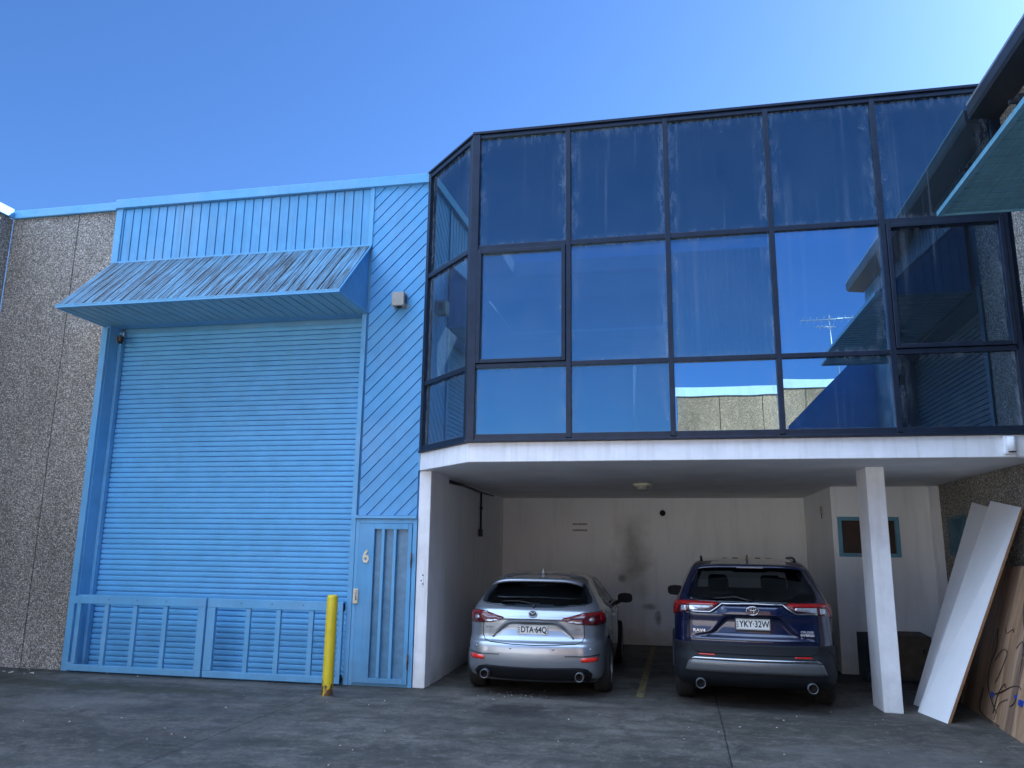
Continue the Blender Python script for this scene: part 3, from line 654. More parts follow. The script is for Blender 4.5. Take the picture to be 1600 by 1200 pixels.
an = empty('roof_antenna', (5.1, -7.55, 7.05), 0, 'television antenna on a thin mast above the opposite roof, mirrored in the glass', 'antenna')
MB().tube([(0, 0, -.3), (0, 0, 2.0)], .02, 6).build('mast', M['galv'], an)
AB = MB().tube([(-.9, 0, 1.85), (.9, .1, 1.85)], .016, 6)
for k in range(9): AB.tube([(-.85+.21*k, -.35, 1.85), (-.85+.21*k, .35, 1.85)], .010, 5)
for k in range(5): AB.tube([(-.4+.12*k, -.2, 1.62-.02*k), (-.4+.12*k, .2, 1.62)], .010, 5)
AB.tube([(-.5, 0, 1.62), (.2, 0, 1.6)], .014, 6)
AB.build('elements', M['galv'], an)

# ================================================================== LEANING BOARDS
def board(name, q, th, mat, emat, label, cat, group=None):
    q = [Vector(p) for p in q]; n = (q[1]-q[0]).cross(q[3]-q[0]).normalized()
    if n.x > 0: n = -n
    base = q[0].copy(); t = empty(name, tuple(base), 0, label, cat, group)
    f = [p-base for p in q]
    MB().hexa([p-n*.003 for p in f], [p for p in f]).build('face', mat, t)
    MB().hexa([p-n*th for p in f], [p-n*.0032 for p in f]).build('core', emat, t)
    return t, n
lam = Mt('scuffed_white_laminate')
lam.base(lam.mix(lam.math('MULTIPLY', lam.ramp(lam.noise(30, 3), [(.70, 0), (.74, 1)]), .6), lam.ramp(lam.noise(2, 5), [(.3, (.80, .82, .84)), (.7, (.88, .89, .90))]), (.25, .2, .16))); lam.set(Roughness=.35)
chip = simple('raw_chipboard_edge', (.30, .16, .08), .8, 0, .3, 40)
board('leaning_board', [(2.71, 9.69, .0), (2.58, 10.30, .0), (3.72, 10.74, 2.40), (3.75, 9.95, 2.28)], .032, lam.m, chip, 'longer white laminated board with brown edge leaning in front of the other white board', 'board', 'white boards leaning on the right wall')
board('leaning_board', [(2.75, 10.40, .0), (2.66, 10.78, .0), (3.76, 11.50, 2.43), (3.78, 10.84, 2.31)], .03, lam.m, chip, 'white board leaning behind the longer white board, beside the column', 'board', 'white boards leaning on the right wall')
def walnut():
    m = Mt('walnut_veneer'); s = m.mapped((1, 1, 1), m.obj(), (0, 0, 0))
    x, y, z = m.xyz(s)
    warp = m.math('ADD', y, m.math('MULTIPLY', m.math('SUBTRACT', m.noise(1.6, 4, m.mapped((1, 2.0, .35), m.obj())), .5), .35))
    v = m.math('MULTIPLY', warp, 9.0); cx = m.n('ShaderNodeCombineXYZ'); m.l(v, cx.inputs[0]); m.l(m.math('MULTIPLY', z, .35), cx.inputs[1])
    c = m.ramp(m.noise(1.0, 9, cx.outputs[0], .7), [(.25, (.10, .055, .035)), (.42, (.25, .155, .10)), (.56, (.42, .28, .185)), (.78, (.60, .45, .33))])
    pl = m.n('ShaderNodeTexWhiteNoise', noise_dimensions='1D'); m.l(m.math('FLOOR', m.math('MULTIPLY', y, 5.5)), pl.inputs['W'])
    c = m.mix(1.0, c, m.ramp(pl.outputs[0], [(0, (.62, .62, .66)), (1, (1.15, 1.1, 1.0))]), 'MULTIPLY')
    m.base(c); m.set(Roughness=.45); return m.m
wb, wn_ = board('timber_panel', [(3.12, 8.55, .0), (3.26, 11.05, .0), (3.70, 10.85, 1.62), (3.67, 8.45, 1.66)], .036, walnut(), chip, 'large walnut grained timber panel leaning on the pebbled wall with cables on it', 'panel')
cb = empty('cable_bundle', (3.3, 9.7, .3), 0, 'tangled black cables with blue tape lying against the walnut panel', 'cable')
def onpanel(y, z, o=.02):      # point on the panel's front, local to the cable bundle
    t = z/1.64; yy = (y-8.55)/2.5; bx = 3.12+.16*yy; tx = 3.685
    return Vector((bx+(tx-bx)*t-o, y, z))-Vector((3.3, 9.7, .3))
blk = M['dark_trim']
def squig(pts, r_=.007):
    r_ *= .62
    P = [onpanel(y, z, .02+.02*rnd.random()) for y, z in pts]; Q = []
    for i in range(len(P)-1):
        a = P[max(i-1, 0)]; b = P[i]; c = P[i+1]; e = P[min(i+2, len(P)-1)]
        for k in range(6):
            t = k/6; Q.append(.5*((2*b)+(c-a)*t+(2*a-5*b+4*c-e)*t*t+(3*b-a-3*c+e)*t**3))
    Q.append(P[-1]); MB().tube(Q, r_, 6).build('cable', blk, cb)
squig([(10.15, .95), (10.1, .75), (10.2, .55), (10.15, .35), (9.9, .2), (9.75, .12)])
squig([(10.05, .62), (9.9, .75), (9.75, .72), (9.85, .5), (9.95, .4)])
squig([(9.55, .80), (9.45, .88), (9.35, .80), (9.32, .5), (9.3, .32), (9.4, .25)])
squig([(9.95, .28), (9.75, .33), (9.5, .42), (9.3, .46), (9.2, .44)], .009)
squig([(9.85, .1), (9.8, .3), (9.7, .42), (9.6, .40)])
squig([(9.75, .05), (9.72, .22), (9.5, .3)], .005)
squig([(9.42, 1.40), (9.6, 1.3), (9.55, 1.1), (9.42, 1.0)], .005)
squig([(10.25, .3), (10.3, .1), (10.1, .03), (9.6, .02)], .009)
squig([(9.98, .98), (9.9, .92), (9.75, .98), (9.7, .95)], .006)
tape = simple('blue_tape', (.01, .05, .33), .4)
for y, z, a, b in ((9.25, .80, .03, .045), (9.13, .33, .055, .025), (9.98, .27, .02, .025), (9.30, .36, .02, .015)):
    mb = MB(); mb.hexa([onpanel(y-a, z-b, .018), onpanel(y+a, z-b, .018), onpanel(y+a, z+b, .018), onpanel(y-a, z+b, .018)], [onpanel(y-a, z-b, .034), onpanel(y+a, z-b, .034), onpanel(y+a, z+b, .034), onpanel(y-a, z+b, .034)])
    mb.build('tape', tape, cb)
# dark open carton / cabinet by the store room wall
bx = empty('storage_box', (2.95, 12.75, 0), 0, 'dark open topped storage box standing behind the white column', 'box')
dk = simple('dark_brown_board', (.085, .060, .042), .75, 0, .35, 8); dk2 = simple('dark_teal_board', (.03, .045, .05), .6, 0, .3, 6)
MB().box(-.44, -.42, -.25, .25, .02, .62).box(.42, .44, -.25, .25, .02, .62).box(-.42, .42, .23, .25, .02, .62).box(-.42, .42, -.25, .25, .02, .05).build('carcass', dk2, bx)
MB().box(-.20, .42, -.27, -.25, .05, .60).build('front_panel', dk, bx, .004)
MB().hexa([(-.20, -.27, .605), (.43, -.27, .605), (.43, .24, .63), (-.20, .24, .63)], [(-.20, -.27, .62), (.43, -.27, .62), (.43, .24, .645), (-.20, .24, .645)]).build('lid', dk, bx)
MB().box(.30, .34, -.30, -.272, .40, .46).build('latch', M['dark_trim'], bx)

# ================================================================== LITTER
LT = MB()
def bit(x, y, s, z=.002):
    a = rnd.uniform(0, 6.28); n = rnd.choice((3, 4, 5))
    P = [(x+math.cos(a+6.28*i/n)*s*rnd.uniform(.6, 1.2), y+math.sin(a+6.28*i/n)*s*rnd.uniform(.4, 1), z+rnd.uniform(0, s*.5)) for i in range(n)]
    LT.prism(P, (0, 0, .004+s*.25))
for k in range(55): bit(rnd.uniform(-9, 3), rnd.uniform(6.3, 10.1), rnd.uniform(.005, .013))
for k in range(26): bit(rnd.gauss(-2.0, .35), rnd.gauss(10.0, .18), rnd.uniform(.005, .013))
for k in range(16): bit(rnd.uniform(-10, -8.6), rnd.uniform(9.7, 10.1), rnd.uniform(.01, .04))
lm = Mt('litter_flecks'); lm.base(lm.ramp(lm.noise(1.7, 2), [(.35, (.42, .36, .26)), (.5, (.50, .50, .48)), (.65, (.16, .10, .05))])); lm.set(Roughness=.8)
tag(LT.build('ground_litter', lm.m), 'scattered leaves, chips and gravel flecks over the stained concrete', 'litter', None, 'stuff')
# ================================================================== CARS
def car_paint(name, c, flake, metal=.6, rough=.32):
    m = Mt(name)
    f = m.noise(900, 2, m.obj())
    m.base(m.mix(m.math('MULTIPLY', f, flake), c, tuple(min(1, x*1.8+.02) for x in c)))
    m.set(Metallic=metal, Roughness=rough, Coat_Weight=1.0, Coat_Roughness=.03)
    dz = m.xyz(m.obj())[2]
    return m.m
M['silver_car'] = car_paint('silver_car_paint', (.33, .37, .42), .2, .78, .36)
M['navy_car'] = car_paint('navy_car_paint', (.002, .006, .036), .1, .30, .25)
M['tyre'] = simple('tyre_rubber', (.014, .014, .015), .85, 0, .2, 12, 0, .3)
M['rim'] = simple('alloy_rim', (.30, .31, .33), .3, .8, .1)
M['chrome'] = simple('chrome_trim', (.55, .56, .58), .16, 1, .03)
M['satin'] = simple('satin_silver_trim', (.17, .185, .20), .35, .6, .05)
M['cladding'] = simple('charcoal_plastic', (.010, .012, .016), .6, 0, .12, 5); M['cladding'].node_tree.nodes['Principled BSDF'].inputs['Specular IOR Level'].default_value = .25
M['gloss_black'] = simple('gloss_black_trim', (.004, .004, .005), .08, 0, 0)
M['seat_cloth'] = simple('dark_seat_fabric', (.012, .012, .014), .8, 0, .2)
def red_lens(name, c, emi=0):
    m = Mt(name); m.base(m.ramp(m.noise(120, 2, m.mapped((1, 1, 6), m.obj())), [(.4, c), (.6, tuple(x*.7 for x in c))])); m.set(Roughness=.12, Coat_Weight=1.0, Coat_Roughness=.02); return m.m
M['red_lens'] = red_lens('red_lamp_lens', (.34, .008, .010))
M['dark_red_lens'] = red_lens('dark_red_lamp_lens', (.10, .006, .012))
M['reflector'] = red_lens('red_reflector', (.85, .03, .02))
M['clear_lens'] = simple('clear_lamp_lens', (.50, .52, .56), .12, .55, .35, 60, 1.0)
def carglass():
    m = Mt('privacy_glass'); m.t.nodes.remove(m.p); out = m.t.nodes['Material Output']
    g_ = m.n('ShaderNodeBsdfGlossy'); g_.inputs['Roughness'].default_value = 0.01; g_.inputs['Color'].default_value = (.9, .95, 1, 1)
    t = m.n('ShaderNodeBsdfTransparent'); t.inputs['Color'].default_value = (.42, .46, .48, 1)
    fr = m.n('ShaderNodeFresnel'); fr.inputs['IOR'].default_value = 1.5
    mx = m.n('ShaderNodeMixShader'); m.l(fr.outputs[0], mx.inputs[0]); m.l(t.outputs[0], mx.inputs[1]); m.l(g_.outputs[0], mx.inputs[2])
    m.l(mx.outputs[0], out.inputs[0]); return m.m
M['car_glass'] = carglass()
def plate_mat():
    return simple('plate_white', (.74, .75, .72), .35, 0, .04)
M['plate'] = plate_mat()
M['plate_ink'] = simple('plate_ink', (.012, .012, .016), .5, 0, 0)

class Body:
    """car shell lofted from plan outlines at each height; x right, y forward from the rearmost point, z up"""
    def __init__(s, keys, L, r0, bow, ymid, rt, ft, disp=None):
        k = np.array(keys, float)
        # smooth resampling (Catmull-Rom over chord length)
        P = [k[0]]; n = len(k)
        for i in range(n-1):
            a, b, c, d_ = k[max(i-1, 0)], k[i], k[i+1], k[min(i+2, n-1)]
            for j in range(1, 9):
                t = j/8.; q = .5*((2*b)+(c-a)*t+(2*a-5*b+4*c-d_)*t*t+(3*b-a-3*c+d_)*t**3)
                q[0] = b[0]+(c[0]-b[0])*t; P.append(q)
        s.k = np.array(P); s.z = s.k[:, 0]; s.L = L; s.r0 = r0; s.bow = bow; s.ymid = ymid; s.rt = rt; s.ft = ft; s.disp = disp
    def par(s, z): return [float(np.interp(z, s.z, s.k[:, i])) for i in (1, 2, 3)]+[float(np.interp(z, s.z, s.k[:, 4])) if s.k.shape[1] > 4 else s.r0]
    def half(s, z, y):
        yr, yf, hw, r = s.par(z); ym = yr+(yf-yr)*s.ymid
        if y < ym: return hw*(1-s.rt*((ym-y)/(ym-yr))**2)
        return hw*(1-s.ft*((y-ym)/(yf-ym))**2)
    def P(s, q, z):
        sg = -1 if q < 0 else 1; q = abs(q); yr, yf, hw, r = s.par(z)
        hr = hw*(1-s.rt); hf = hw*(1-s.ft); r = min(r, hr*.7, (yf-yr)*.3); ry = r*1.25; b = s.bow*min(1, (yf-yr))
        ly = ry
        if q <= 1:
            x = q*(hr-r); y = yr+b*(x/max(hr, .01))**2
        elif q <= 2:
            t = (q-1)*math.pi/2; y0 = yr+b*((hr-r)/max(hr, .01))**2
            ya = yr+b+ly; x1 = s.half(z, ya)
            x = (hr-r)+(x1-(hr-r))*math.sin(t); y = y0+(ya-y0)*(1-math.cos(t))
        elif q <= 4:
            ya = yr+b+ly; yb = yf-r*1.4-.02; y = ya+(yb-ya)*(q-2)/2; x = s.half(z, y)
        elif q <= 5:
            t = (q-4)*math.pi/2; yb = yf-r*1.4-.02; x1 = s.half(z, yb); x = (x1-r)+r*math.cos(t); y = yb+(yf-yb)*math.sin(t)
        else:
            yb = yf; x1 = s.half(z, yf-r*1.4-.02)-r; x = x1*(6-q); y = yf
        if s.disp and q < 2.5: y += s.disp(abs(x), z)*max(0, min(1, (2.3-q)/.6))
        return Vector((sg*x, y, z))
    def N(s, q, z):
        e = .02; a = s.P(q+e, z)-s.P(q-e, z); z0 = max(s.z[0], z-.006); z1 = min(s.z[-1]-.0005, z+.006); b = s.P(q, z1)-s.P(q, z0)
        n = a.cross(b); n.normalize()
        c = Vector((0, s.L/2, z)); 
        return n if n.dot(s.P(q, z)-c) > 0 else -n
    def qx(s, x, z):                           # q for a lateral position on the rear face
        lo, hi = 0., 2.0; t = abs(x)
        for _ in range(24):
            m_ = (lo+hi)/2
            if s.P(m_, z).x < t: lo = m_
            else: hi = m_
        return math.copysign((lo+hi)/2, x)
    def qy(s, y, z, sg=1):                     # q for a place along the side
        lo, hi = 1., 5.
        for _ in range(24):
            m_ = (lo+hi)/2
            if s.P(m_, z).y < y: lo = m_
            else: hi = m_
        return sg*(lo+hi)/2
    def shell(s):
        qs = list(np.linspace(0, 1, 27))+list(np.linspace(1, 2, 15))[1:]+list(np.linspace(2, 4, 90))[1:]+list(np.linspace(4, 5, 8))[1:]+list(np.linspace(5, 6, 8))[1:]
        full = qs[:-1]+[6.0]+[-q for q in qs[::-1][1:-1]]
        zs = [s.z[0]]
        a = list(np.linspace(s.z[0], s.z[-1]-.10, 100)); b = list(s.z[-1]-.10*(1-np.linspace(0, 1, 26)[1:])**1.8)
        zs = a+b; zs[-1] = s.z[-1]-1e-4
        V = [s.P(q, z) for z in zs for q in full]; n = len(full); F = []
        for i in range(len(zs)-1):
            for j in range(n): F.append((i*n+j, i*n+(j+1) % n, (i+1)*n+(j+1) % n, (i+1)*n+j))
        m = MB(); m.add(V, F, True)
        m.f.append(tuple(range(n))[::-1]); m.sm.append(False); m.f.append(tuple((len(zs)-1)*n+j for j in range(n))); m.sm.append(True)
        return m
    def patch(s, poly, off=.006, th=.012, kind='x', sg=1, step=.035, smooth=True, mirror=False):
        """solid sheet lying on the shell over a polygon of (x,z) [rear view] or (y,z) [side view] or ('q',q,z)"""
        pts = []
        for p in poly:
            if p[0] == 'q': pts.append((p[1], p[2]))
            elif kind == 'x': pts.append((s.qx(p[0], p[1]), p[1]))
            else: pts.append((s.qy(p[0], p[1], sg), p[1]))
        if mirror: pts = [(-a, b) for a, b in pts]
        bm = bmesh.new(); f = bm.faces.new([bm.verts.new((a, b, 0)) for a, b in pts]); 
        qa, qb = min(p[0] for p in pts), max(p[0] for p in pts); za, zb = min(p[1] for p in pts), max(p[1] for p in pts)
        dq = .08
        x = math.ceil(qa/dq)*dq
        cuts = []
        while x < qb: cuts.append(((x, 0, 0), (1, 0, 0))); x += dq
        z = math.ceil(za/step)*step
        while z < zb: cuts.append(((0, z, 0), (0, 1, 0))); z += step
        for co, no in cuts: bmesh.ops.bisect_plane(bm, geom=bm.verts[:]+bm.edges[:]+bm.faces[:], plane_co=co, plane_no=no, dist=1e-5)
        bm.verts.ensure_lookup_table(); bm.verts.index_update()
        outer = []; inner = []
        for v in bm.verts:
            P_ = s.P(v.co.x, v.co.y); N_ = s.N(v.co.x, v.co.y); outer.append(P_+N_*off); inner.append(P_+N_*(off-th))
        n = len(outer); F = [tuple(v.index for v in f.verts) for f in bm.faces]; SM = [smooth]*len(F)
        E_ = [(e.verts[0].index, e.verts[1].index) for e in bm.edges if len(e.link_faces) == 1]; bm.free()
        m = MB(); m.v = [tuple(p) for p in outer+inner]
        m.f = F+[tuple(i+n for i in f)[::-1] for f in F]+[(a, b, b+n, a+n) for a, b in E_]; m.sm = SM+SM+[False]*len(E_)
        return m
    def line(s, pts, r=.0035, off=.0, kind='x', sg=1, mirror=False, n=6):
        Q = []
        for p in pts:
            if p[0] == 'q': Q.append((p[1], p[2]))
            elif kind == 'x': Q.append((s.qx(p[0], p[1]), p[1]))
            else: Q.append((s.qy(p[0], p[1], sg), p[1]))
        if mirror: Q = [(-a, b) for a, b in Q]
        W = []
        for a, b in zip(Q[:-1], Q[1:]):
            k = max(2, int(max(abs(a[0]-b[0])/.08, abs(a[1]-b[1])/.03)))
            for i in range(k): t = i/k; q, z = a[0]+(b[0]-a[0])*t, a[1]+(b[1]-a[1])*t; W.append(s.P(q, z)+s.N(q, z)*off)
        q, z = Q[-1]; W.append(s.P(q, z)+s.N(q, z)*off)
        return MB().tube(W, r, n)

def inpoly(x, y, poly):
    c = False; n = len(poly)
    for i in range(n):
        x1, y1 = poly[i]; x2, y2 = poly[(i+1) % n]
        if (y1 > y) != (y2 > y) and x < (x2-x1)*(y-y1)/(y2-y1)+x1: c = not c
    return c
def shrink(poly, d):
    cx = sum(p[0] for p in poly)/len(poly); cy = sum(p[1] for p in poly)/len(poly)
    return [(p[0]+(cx-p[0])*d/max(.01, math.hypot(cx-p[0], cy-p[1])), p[1]+(cy-p[1])*d/max(.01, math.hypot(cx-p[0], cy-p[1]))) for p in poly]
def symm(h): return [(-x, z) for x, z in h[::-1]]+list(h)

def finish_body(B, root, mat, arches, ra, rear_win, side_wins, front_win, floor_mat):
    o = B.shell().build('body', None, root)
    bools = []
    for y, z in arches:
        c = MB().lathe([(ra, -1.2), (ra, 1.2)], (0, y, z), 'x', 48, False)
        n = 48; c.f += [tuple(range(n)), tuple(range(n, 2*n))[::-1]]; c.sm += [False]*2
        c = c.build('cutter', None, root); bools.append(c)
        m = o.modifiers.new('b', 'BOOLEAN'); m.operation = 'DIFFERENCE'; m.object = c; m.solver = 'EXACT'
    dg = bpy.context.evaluated_depsgraph_get(); me = bpy.data.meshes.new_from_object(o.evaluated_get(dg))
    o.modifiers.clear(); o.data = me; me.materials.clear(); me.materials.append(mat); me.materials.append(floor_mat)
    for c in bools: bpy.data.objects.remove(c)
    bm = bmesh.new(); bm.from_mesh(me); kill = []
    for f in bm.faces:
        c = f.calc_center_median(); n = f.normal
        # inside of the arches and the belly are dark
        for y, z in arches:
            if abs(math.hypot(c.y-y, c.z-z)-ra) < .012 and abs(n.x) < .5 and abs(c.x) < 1.1 and (n.y*(c.y-y)+n.z*(c.z-z)) < 0: f.material_index = 1; f.smooth = False
            if math.hypot(c.y-y, c.z-z) < ra-.02 and c.z > z-.2 and abs(n.x) > .8: f.material_index = 1
        if n.z < -.9: f.material_index = 1
        if c.y < B.L*.3 and n.y < -.15 and inpoly(c.x, c.z, shrink(rear_win, .05)): kill.append(f)
        elif c.y > B.L*.5 and n.y > .3 and abs(c.x) < B.half(c.z, c.y)*.86 and front_win[0] < c.z < front_win[1]: kill.append(f)
        elif abs(n.x) > .5:
            for wdw in side_wins:
                if inpoly(c.y, c.z, shrink(wdw, .03)): kill.append(f); break
    bmesh.ops.delete(bm, geom=list(set(kill)), context='FACES'); bm.to_mesh(me); bm.free()
    return o

def inner_shell_mat(): return simple('headlining', (.03, .03, .032), .9, 0, .1)
M['headlining'] = inner_shell_mat()
def two_sided(mat):
    """inside of the shell reads as dark lining"""
    t = mat.node_tree; out = t.nodes['Material Output']; src = out.inputs[0].links[0].from_socket
    g_ = t.nodes.new('ShaderNodeNewGeometry'); mx = t.nodes.new('ShaderNodeMixShader'); d_ = t.nodes.new('ShaderNodeBsdfDiffuse'); d_.inputs[0].default_value = (.02, .02, .022, 1)
    t.links.new(g_.outputs['Backfacing'], mx.inputs[0]); t.links.new(src, mx.inputs[1]); t.links.new(d_.outputs[0], mx.inputs[2]); t.links.new(mx.outputs[0], out.inputs[0])
for k in ('silver_car', 'navy_car'): two_sided(M[k])

def wheel(root, x, y, r, wd, sg, spokes=10):
    W = MB(); s_ = sg; p = wd/2
    W.lathe([(r*.66, -p), (r*.90, -p), (r*.97, -p*.86), (r, -p*.6), (r, p*.6), (r*.97, p*.86), (r*.90, p), (r*.66, p)], (0, 0, 0), 'x', 40)
    for gx in (-.045, 0, .045): W.lathe([(r+.0012, gx-.005), (r+.0012, gx+.005)], (0, 0, 0), 'x', 40)
    ty = W.build('tyre', M['tyre'], None)
    hub = empty('wheel', (x, y, r)); hub.parent = root; ty.parent = hub
    RM = MB().lathe([(r*.66, -p*.95), (r*.63, -p*.7), (r*.62, p*.7), (r*.66, p*.98)], (0, 0, 0), 'x', 40)
    RM.lathe([(0, s_*p*.78), (.05, s_*p*.78), (.065, s_*p*.6)], (0, 0, 0), 'x', 20)
    for k in range(spokes):
        a = 2*math.pi*k/spokes; c_, n_ = math.cos(a), math.sin(a); t_ = .018
        q = []
        for rr, xx in ((.05, .74), (r*.64, .86)):
            for e in (-1, 1): q.append((s_*p*xx, c_*rr-n_*t_*e, n_*rr+c_*t_*e))
        b = [(v_[0]-s_*.03, v_[1], v_[2]) for v_ in q]; RM.hexa([q[0], q[1], q[3], q[2]], [b[0], b[1], b[3], b[2]])
    RM.lathe([(r*.50, s_*p*.2), (0, s_*p*.2)], (0, 0, 0), 'x', 24)
    RM.build('rim', M['rim'], hub)
    return hub

def mirror_unit(root, x, y, z, sg, mat):
    m = MB()
    pr = [(0.0, .0), (.045, .012), (.075, .05), (.082, .10), (.07, .15), (.04, .17), (0, .175)]
    o = MB().lathe([(.0, -.11), (.055, -.105), (.085, -.07), (.092, 0), (.085, .07), (.055, .10), (0, .105)], (0, 0, 0), 'x', 20, True, .8)
    o.v = [(v_[0]*1.05, v_[1]*.75+.03, v_[2]) for v_ in o.v]
    e = empty('wing_mirror', (x, y, z)); e.parent = root
    o.build('housing', mat, e)
    MB().box(-.09, .09, -.052, -.046, -.055, .06).build('mirror_face', M['cladding'], e, .02)
    MB().tube([(-sg*.08, .03, -.05), (-sg*.17, .06, -.09)], [.03, .035], 10).build('stalk', M['dark_trim'], e)

def fin(root, y, z, mat, h=.06):
    MB().hexa([(-.022, y, z), (.022, y, z), (.016, y+.16, z), (-.016, y+.16, z)], [(-.006, y+.005, z+h), (.006, y+.005, z+h), (.003, y+.10, z+h*.35), (-.003, y+.10, z+h*.35)]).build('antenna_fin', mat, root, .006)

def seats(root, ys, zs, xs, wd=.5):
    for y in ys:
        for x in xs:
            s_ = MB().hexa([(x-wd/2, y, .45), (x+wd/2, y, .45), (x+wd/2, y+.16, .45), (x-wd/2, y+.16, .45)], [(x-wd/2+.05, y-.16, zs), (x+wd/2-.05, y-.16, zs), (x+wd/2-.05, y-.08, zs), (x-wd/2+.05, y-.08, zs)])
            so_ = s_.build('seat', M['seat_cloth'], root, .05, seg=3)
            MB().box(x-.13, x+.13, y-.20, y-.11, zs+.03, zs+.21).build('headrest', M['seat_cloth'], so_, .04, seg=3)

def number_plate(root, txt, x, y, z, tilt=0, frame=False, w_=.372, h_=.118, sz=.098):
    e = empty('number_plate', (x, y, z)); e.parent = root; e.rotation_euler = (tilt, 0, 0)
    if frame:
        MB().box(-w_/2-.012, w_/2+.012, .0, .008, -h_/2-.022, h_/2+.012).build('surround', M['dark_trim'], e, .004)
    MB().box(-w_/2, w_/2, -.005, .0, -h_/2, h_/2).build('plate', M['plate'], e, .003)
    B_ = MB()
    for a in (-1, 1): B_.box(-w_/2+.004, w_/2-.004, -.0065, -.005, a*(h_/2-.007)-.0015, a*(h_/2-.007)+.0015).box(a*(w_/2-.006)-.0015, a*(w_/2-.006)+.0015, -.0065, -.005, -h_/2+.01, h_/2-.01)
    B_.build('border', M['plate_ink'], e)
    text_mesh('registration', txt, sz, M['plate_ink'], e, (.014, -.0068, .003), .0008, 0, .80, 'CENTER', .0022)
    K = MB()
    for k in (-1, 0, 1): K.box(-w_/2+.012, -w_/2+.026, -.0065, -.005, k*.026-.007, k*.026+.007)
    K.build('marks', M['plate_ink'], e); return e

# ---------------------------------------------------------------- silver hatchback
HB = empty('parked_car', (-1.79, 9.80, 0), R(1.2), 'silver hatchback with dark rear window parked in the left carport bay', 'car', 'cars parked in the carport')
def hb_disp(x, z):
    d = 0.0
    if .69 < z < .885 and x < .50+(.885-z)*.2-.0:                # number plate recess
        hw_ = np.interp(z, (.69, .80, .875), (.50, .40, .31))
        u = min(1, max(0, (hw_-x)/.03)); v_ = min(1, max(0, (.885-z)/.03), ); lo = min(1, max(0, (z-.685)/.10))
        d += .035*u*v_*lo
    if .905 < z < .93: d -= .010*math.sin((z-.905)/.025*math.pi)
    return d
hb_keys = [(.17, .24, 4.22, .80, .12), (.24, .10, 4.34, .86, .16), (.32, .03, 4.41, .885, .20), (.42, .005, 4.45, .895, .24), (.52, 0, 4.46, .898, .27), (.60, .01, 4.45, .898, .28), (.635, .028, 4.44, .896, .28),
           (.66, .062, 4.42, .893, .27), (.70, .085, 4.40, .892, .26), (.80, .085, 4.35, .892, .27), (.90, .085, 4.20, .888, .28), (.93, .09, 4.08, .884, .28), (.97, .115, 3.85, .874, .27), (1.01, .135, 3.55, .855, .26), (1.04, .17, 3.25, .835, .22), (1.10, .26, 3.08, .795, .17),
           (1.18, .36, 2.90, .745, .15), (1.26, .455, 2.72, .69, .14), (1.32, .53, 2.56, .645, .14), (1.37, .62, 2.40, .60, .15), (1.41, .78, 2.22, .54, .18), (1.435, .98, 2.08, .48, .2), (1.450, 1.22, 1.92, .40, .2), (1.457, 1.50, 1.75, .22, .1)]
hb = Body(hb_keys, 4.46, .26, .16, .45, .07, .10, hb_disp)
hw_half = [(0, 1.042), (.36, 1.050), (.62, 1.075), (.70, 1.105), (.695, 1.16), (.63, 1.27), (.575, 1.325), (.30, 1.338), (0, 1.342)]
hb_win = [(-x, z) for x, z in hw_half[::-1][:-1]]+hw_half
hb_side = [[(1.55, 1.03), (2.36, 1.02), (2.28, 1.34), (1.62, 1.37), (1.25, 1.30), (1.02, 1.18), (1.10, 1.08)], [(2.42, 1.02), (3.02, 1.02), (2.72, 1.22), (2.48, 1.32), (2.36, 1.34)]]
finish_body(hb, HB, M['silver_car'], [(.84, .32), (3.54, .32)], .365, hb_win, hb_side, (1.07, 1.36), M['dark_trim'])
hb.patch(hb_win, .003, .004).build('rear_window', M['car_glass'], HB)
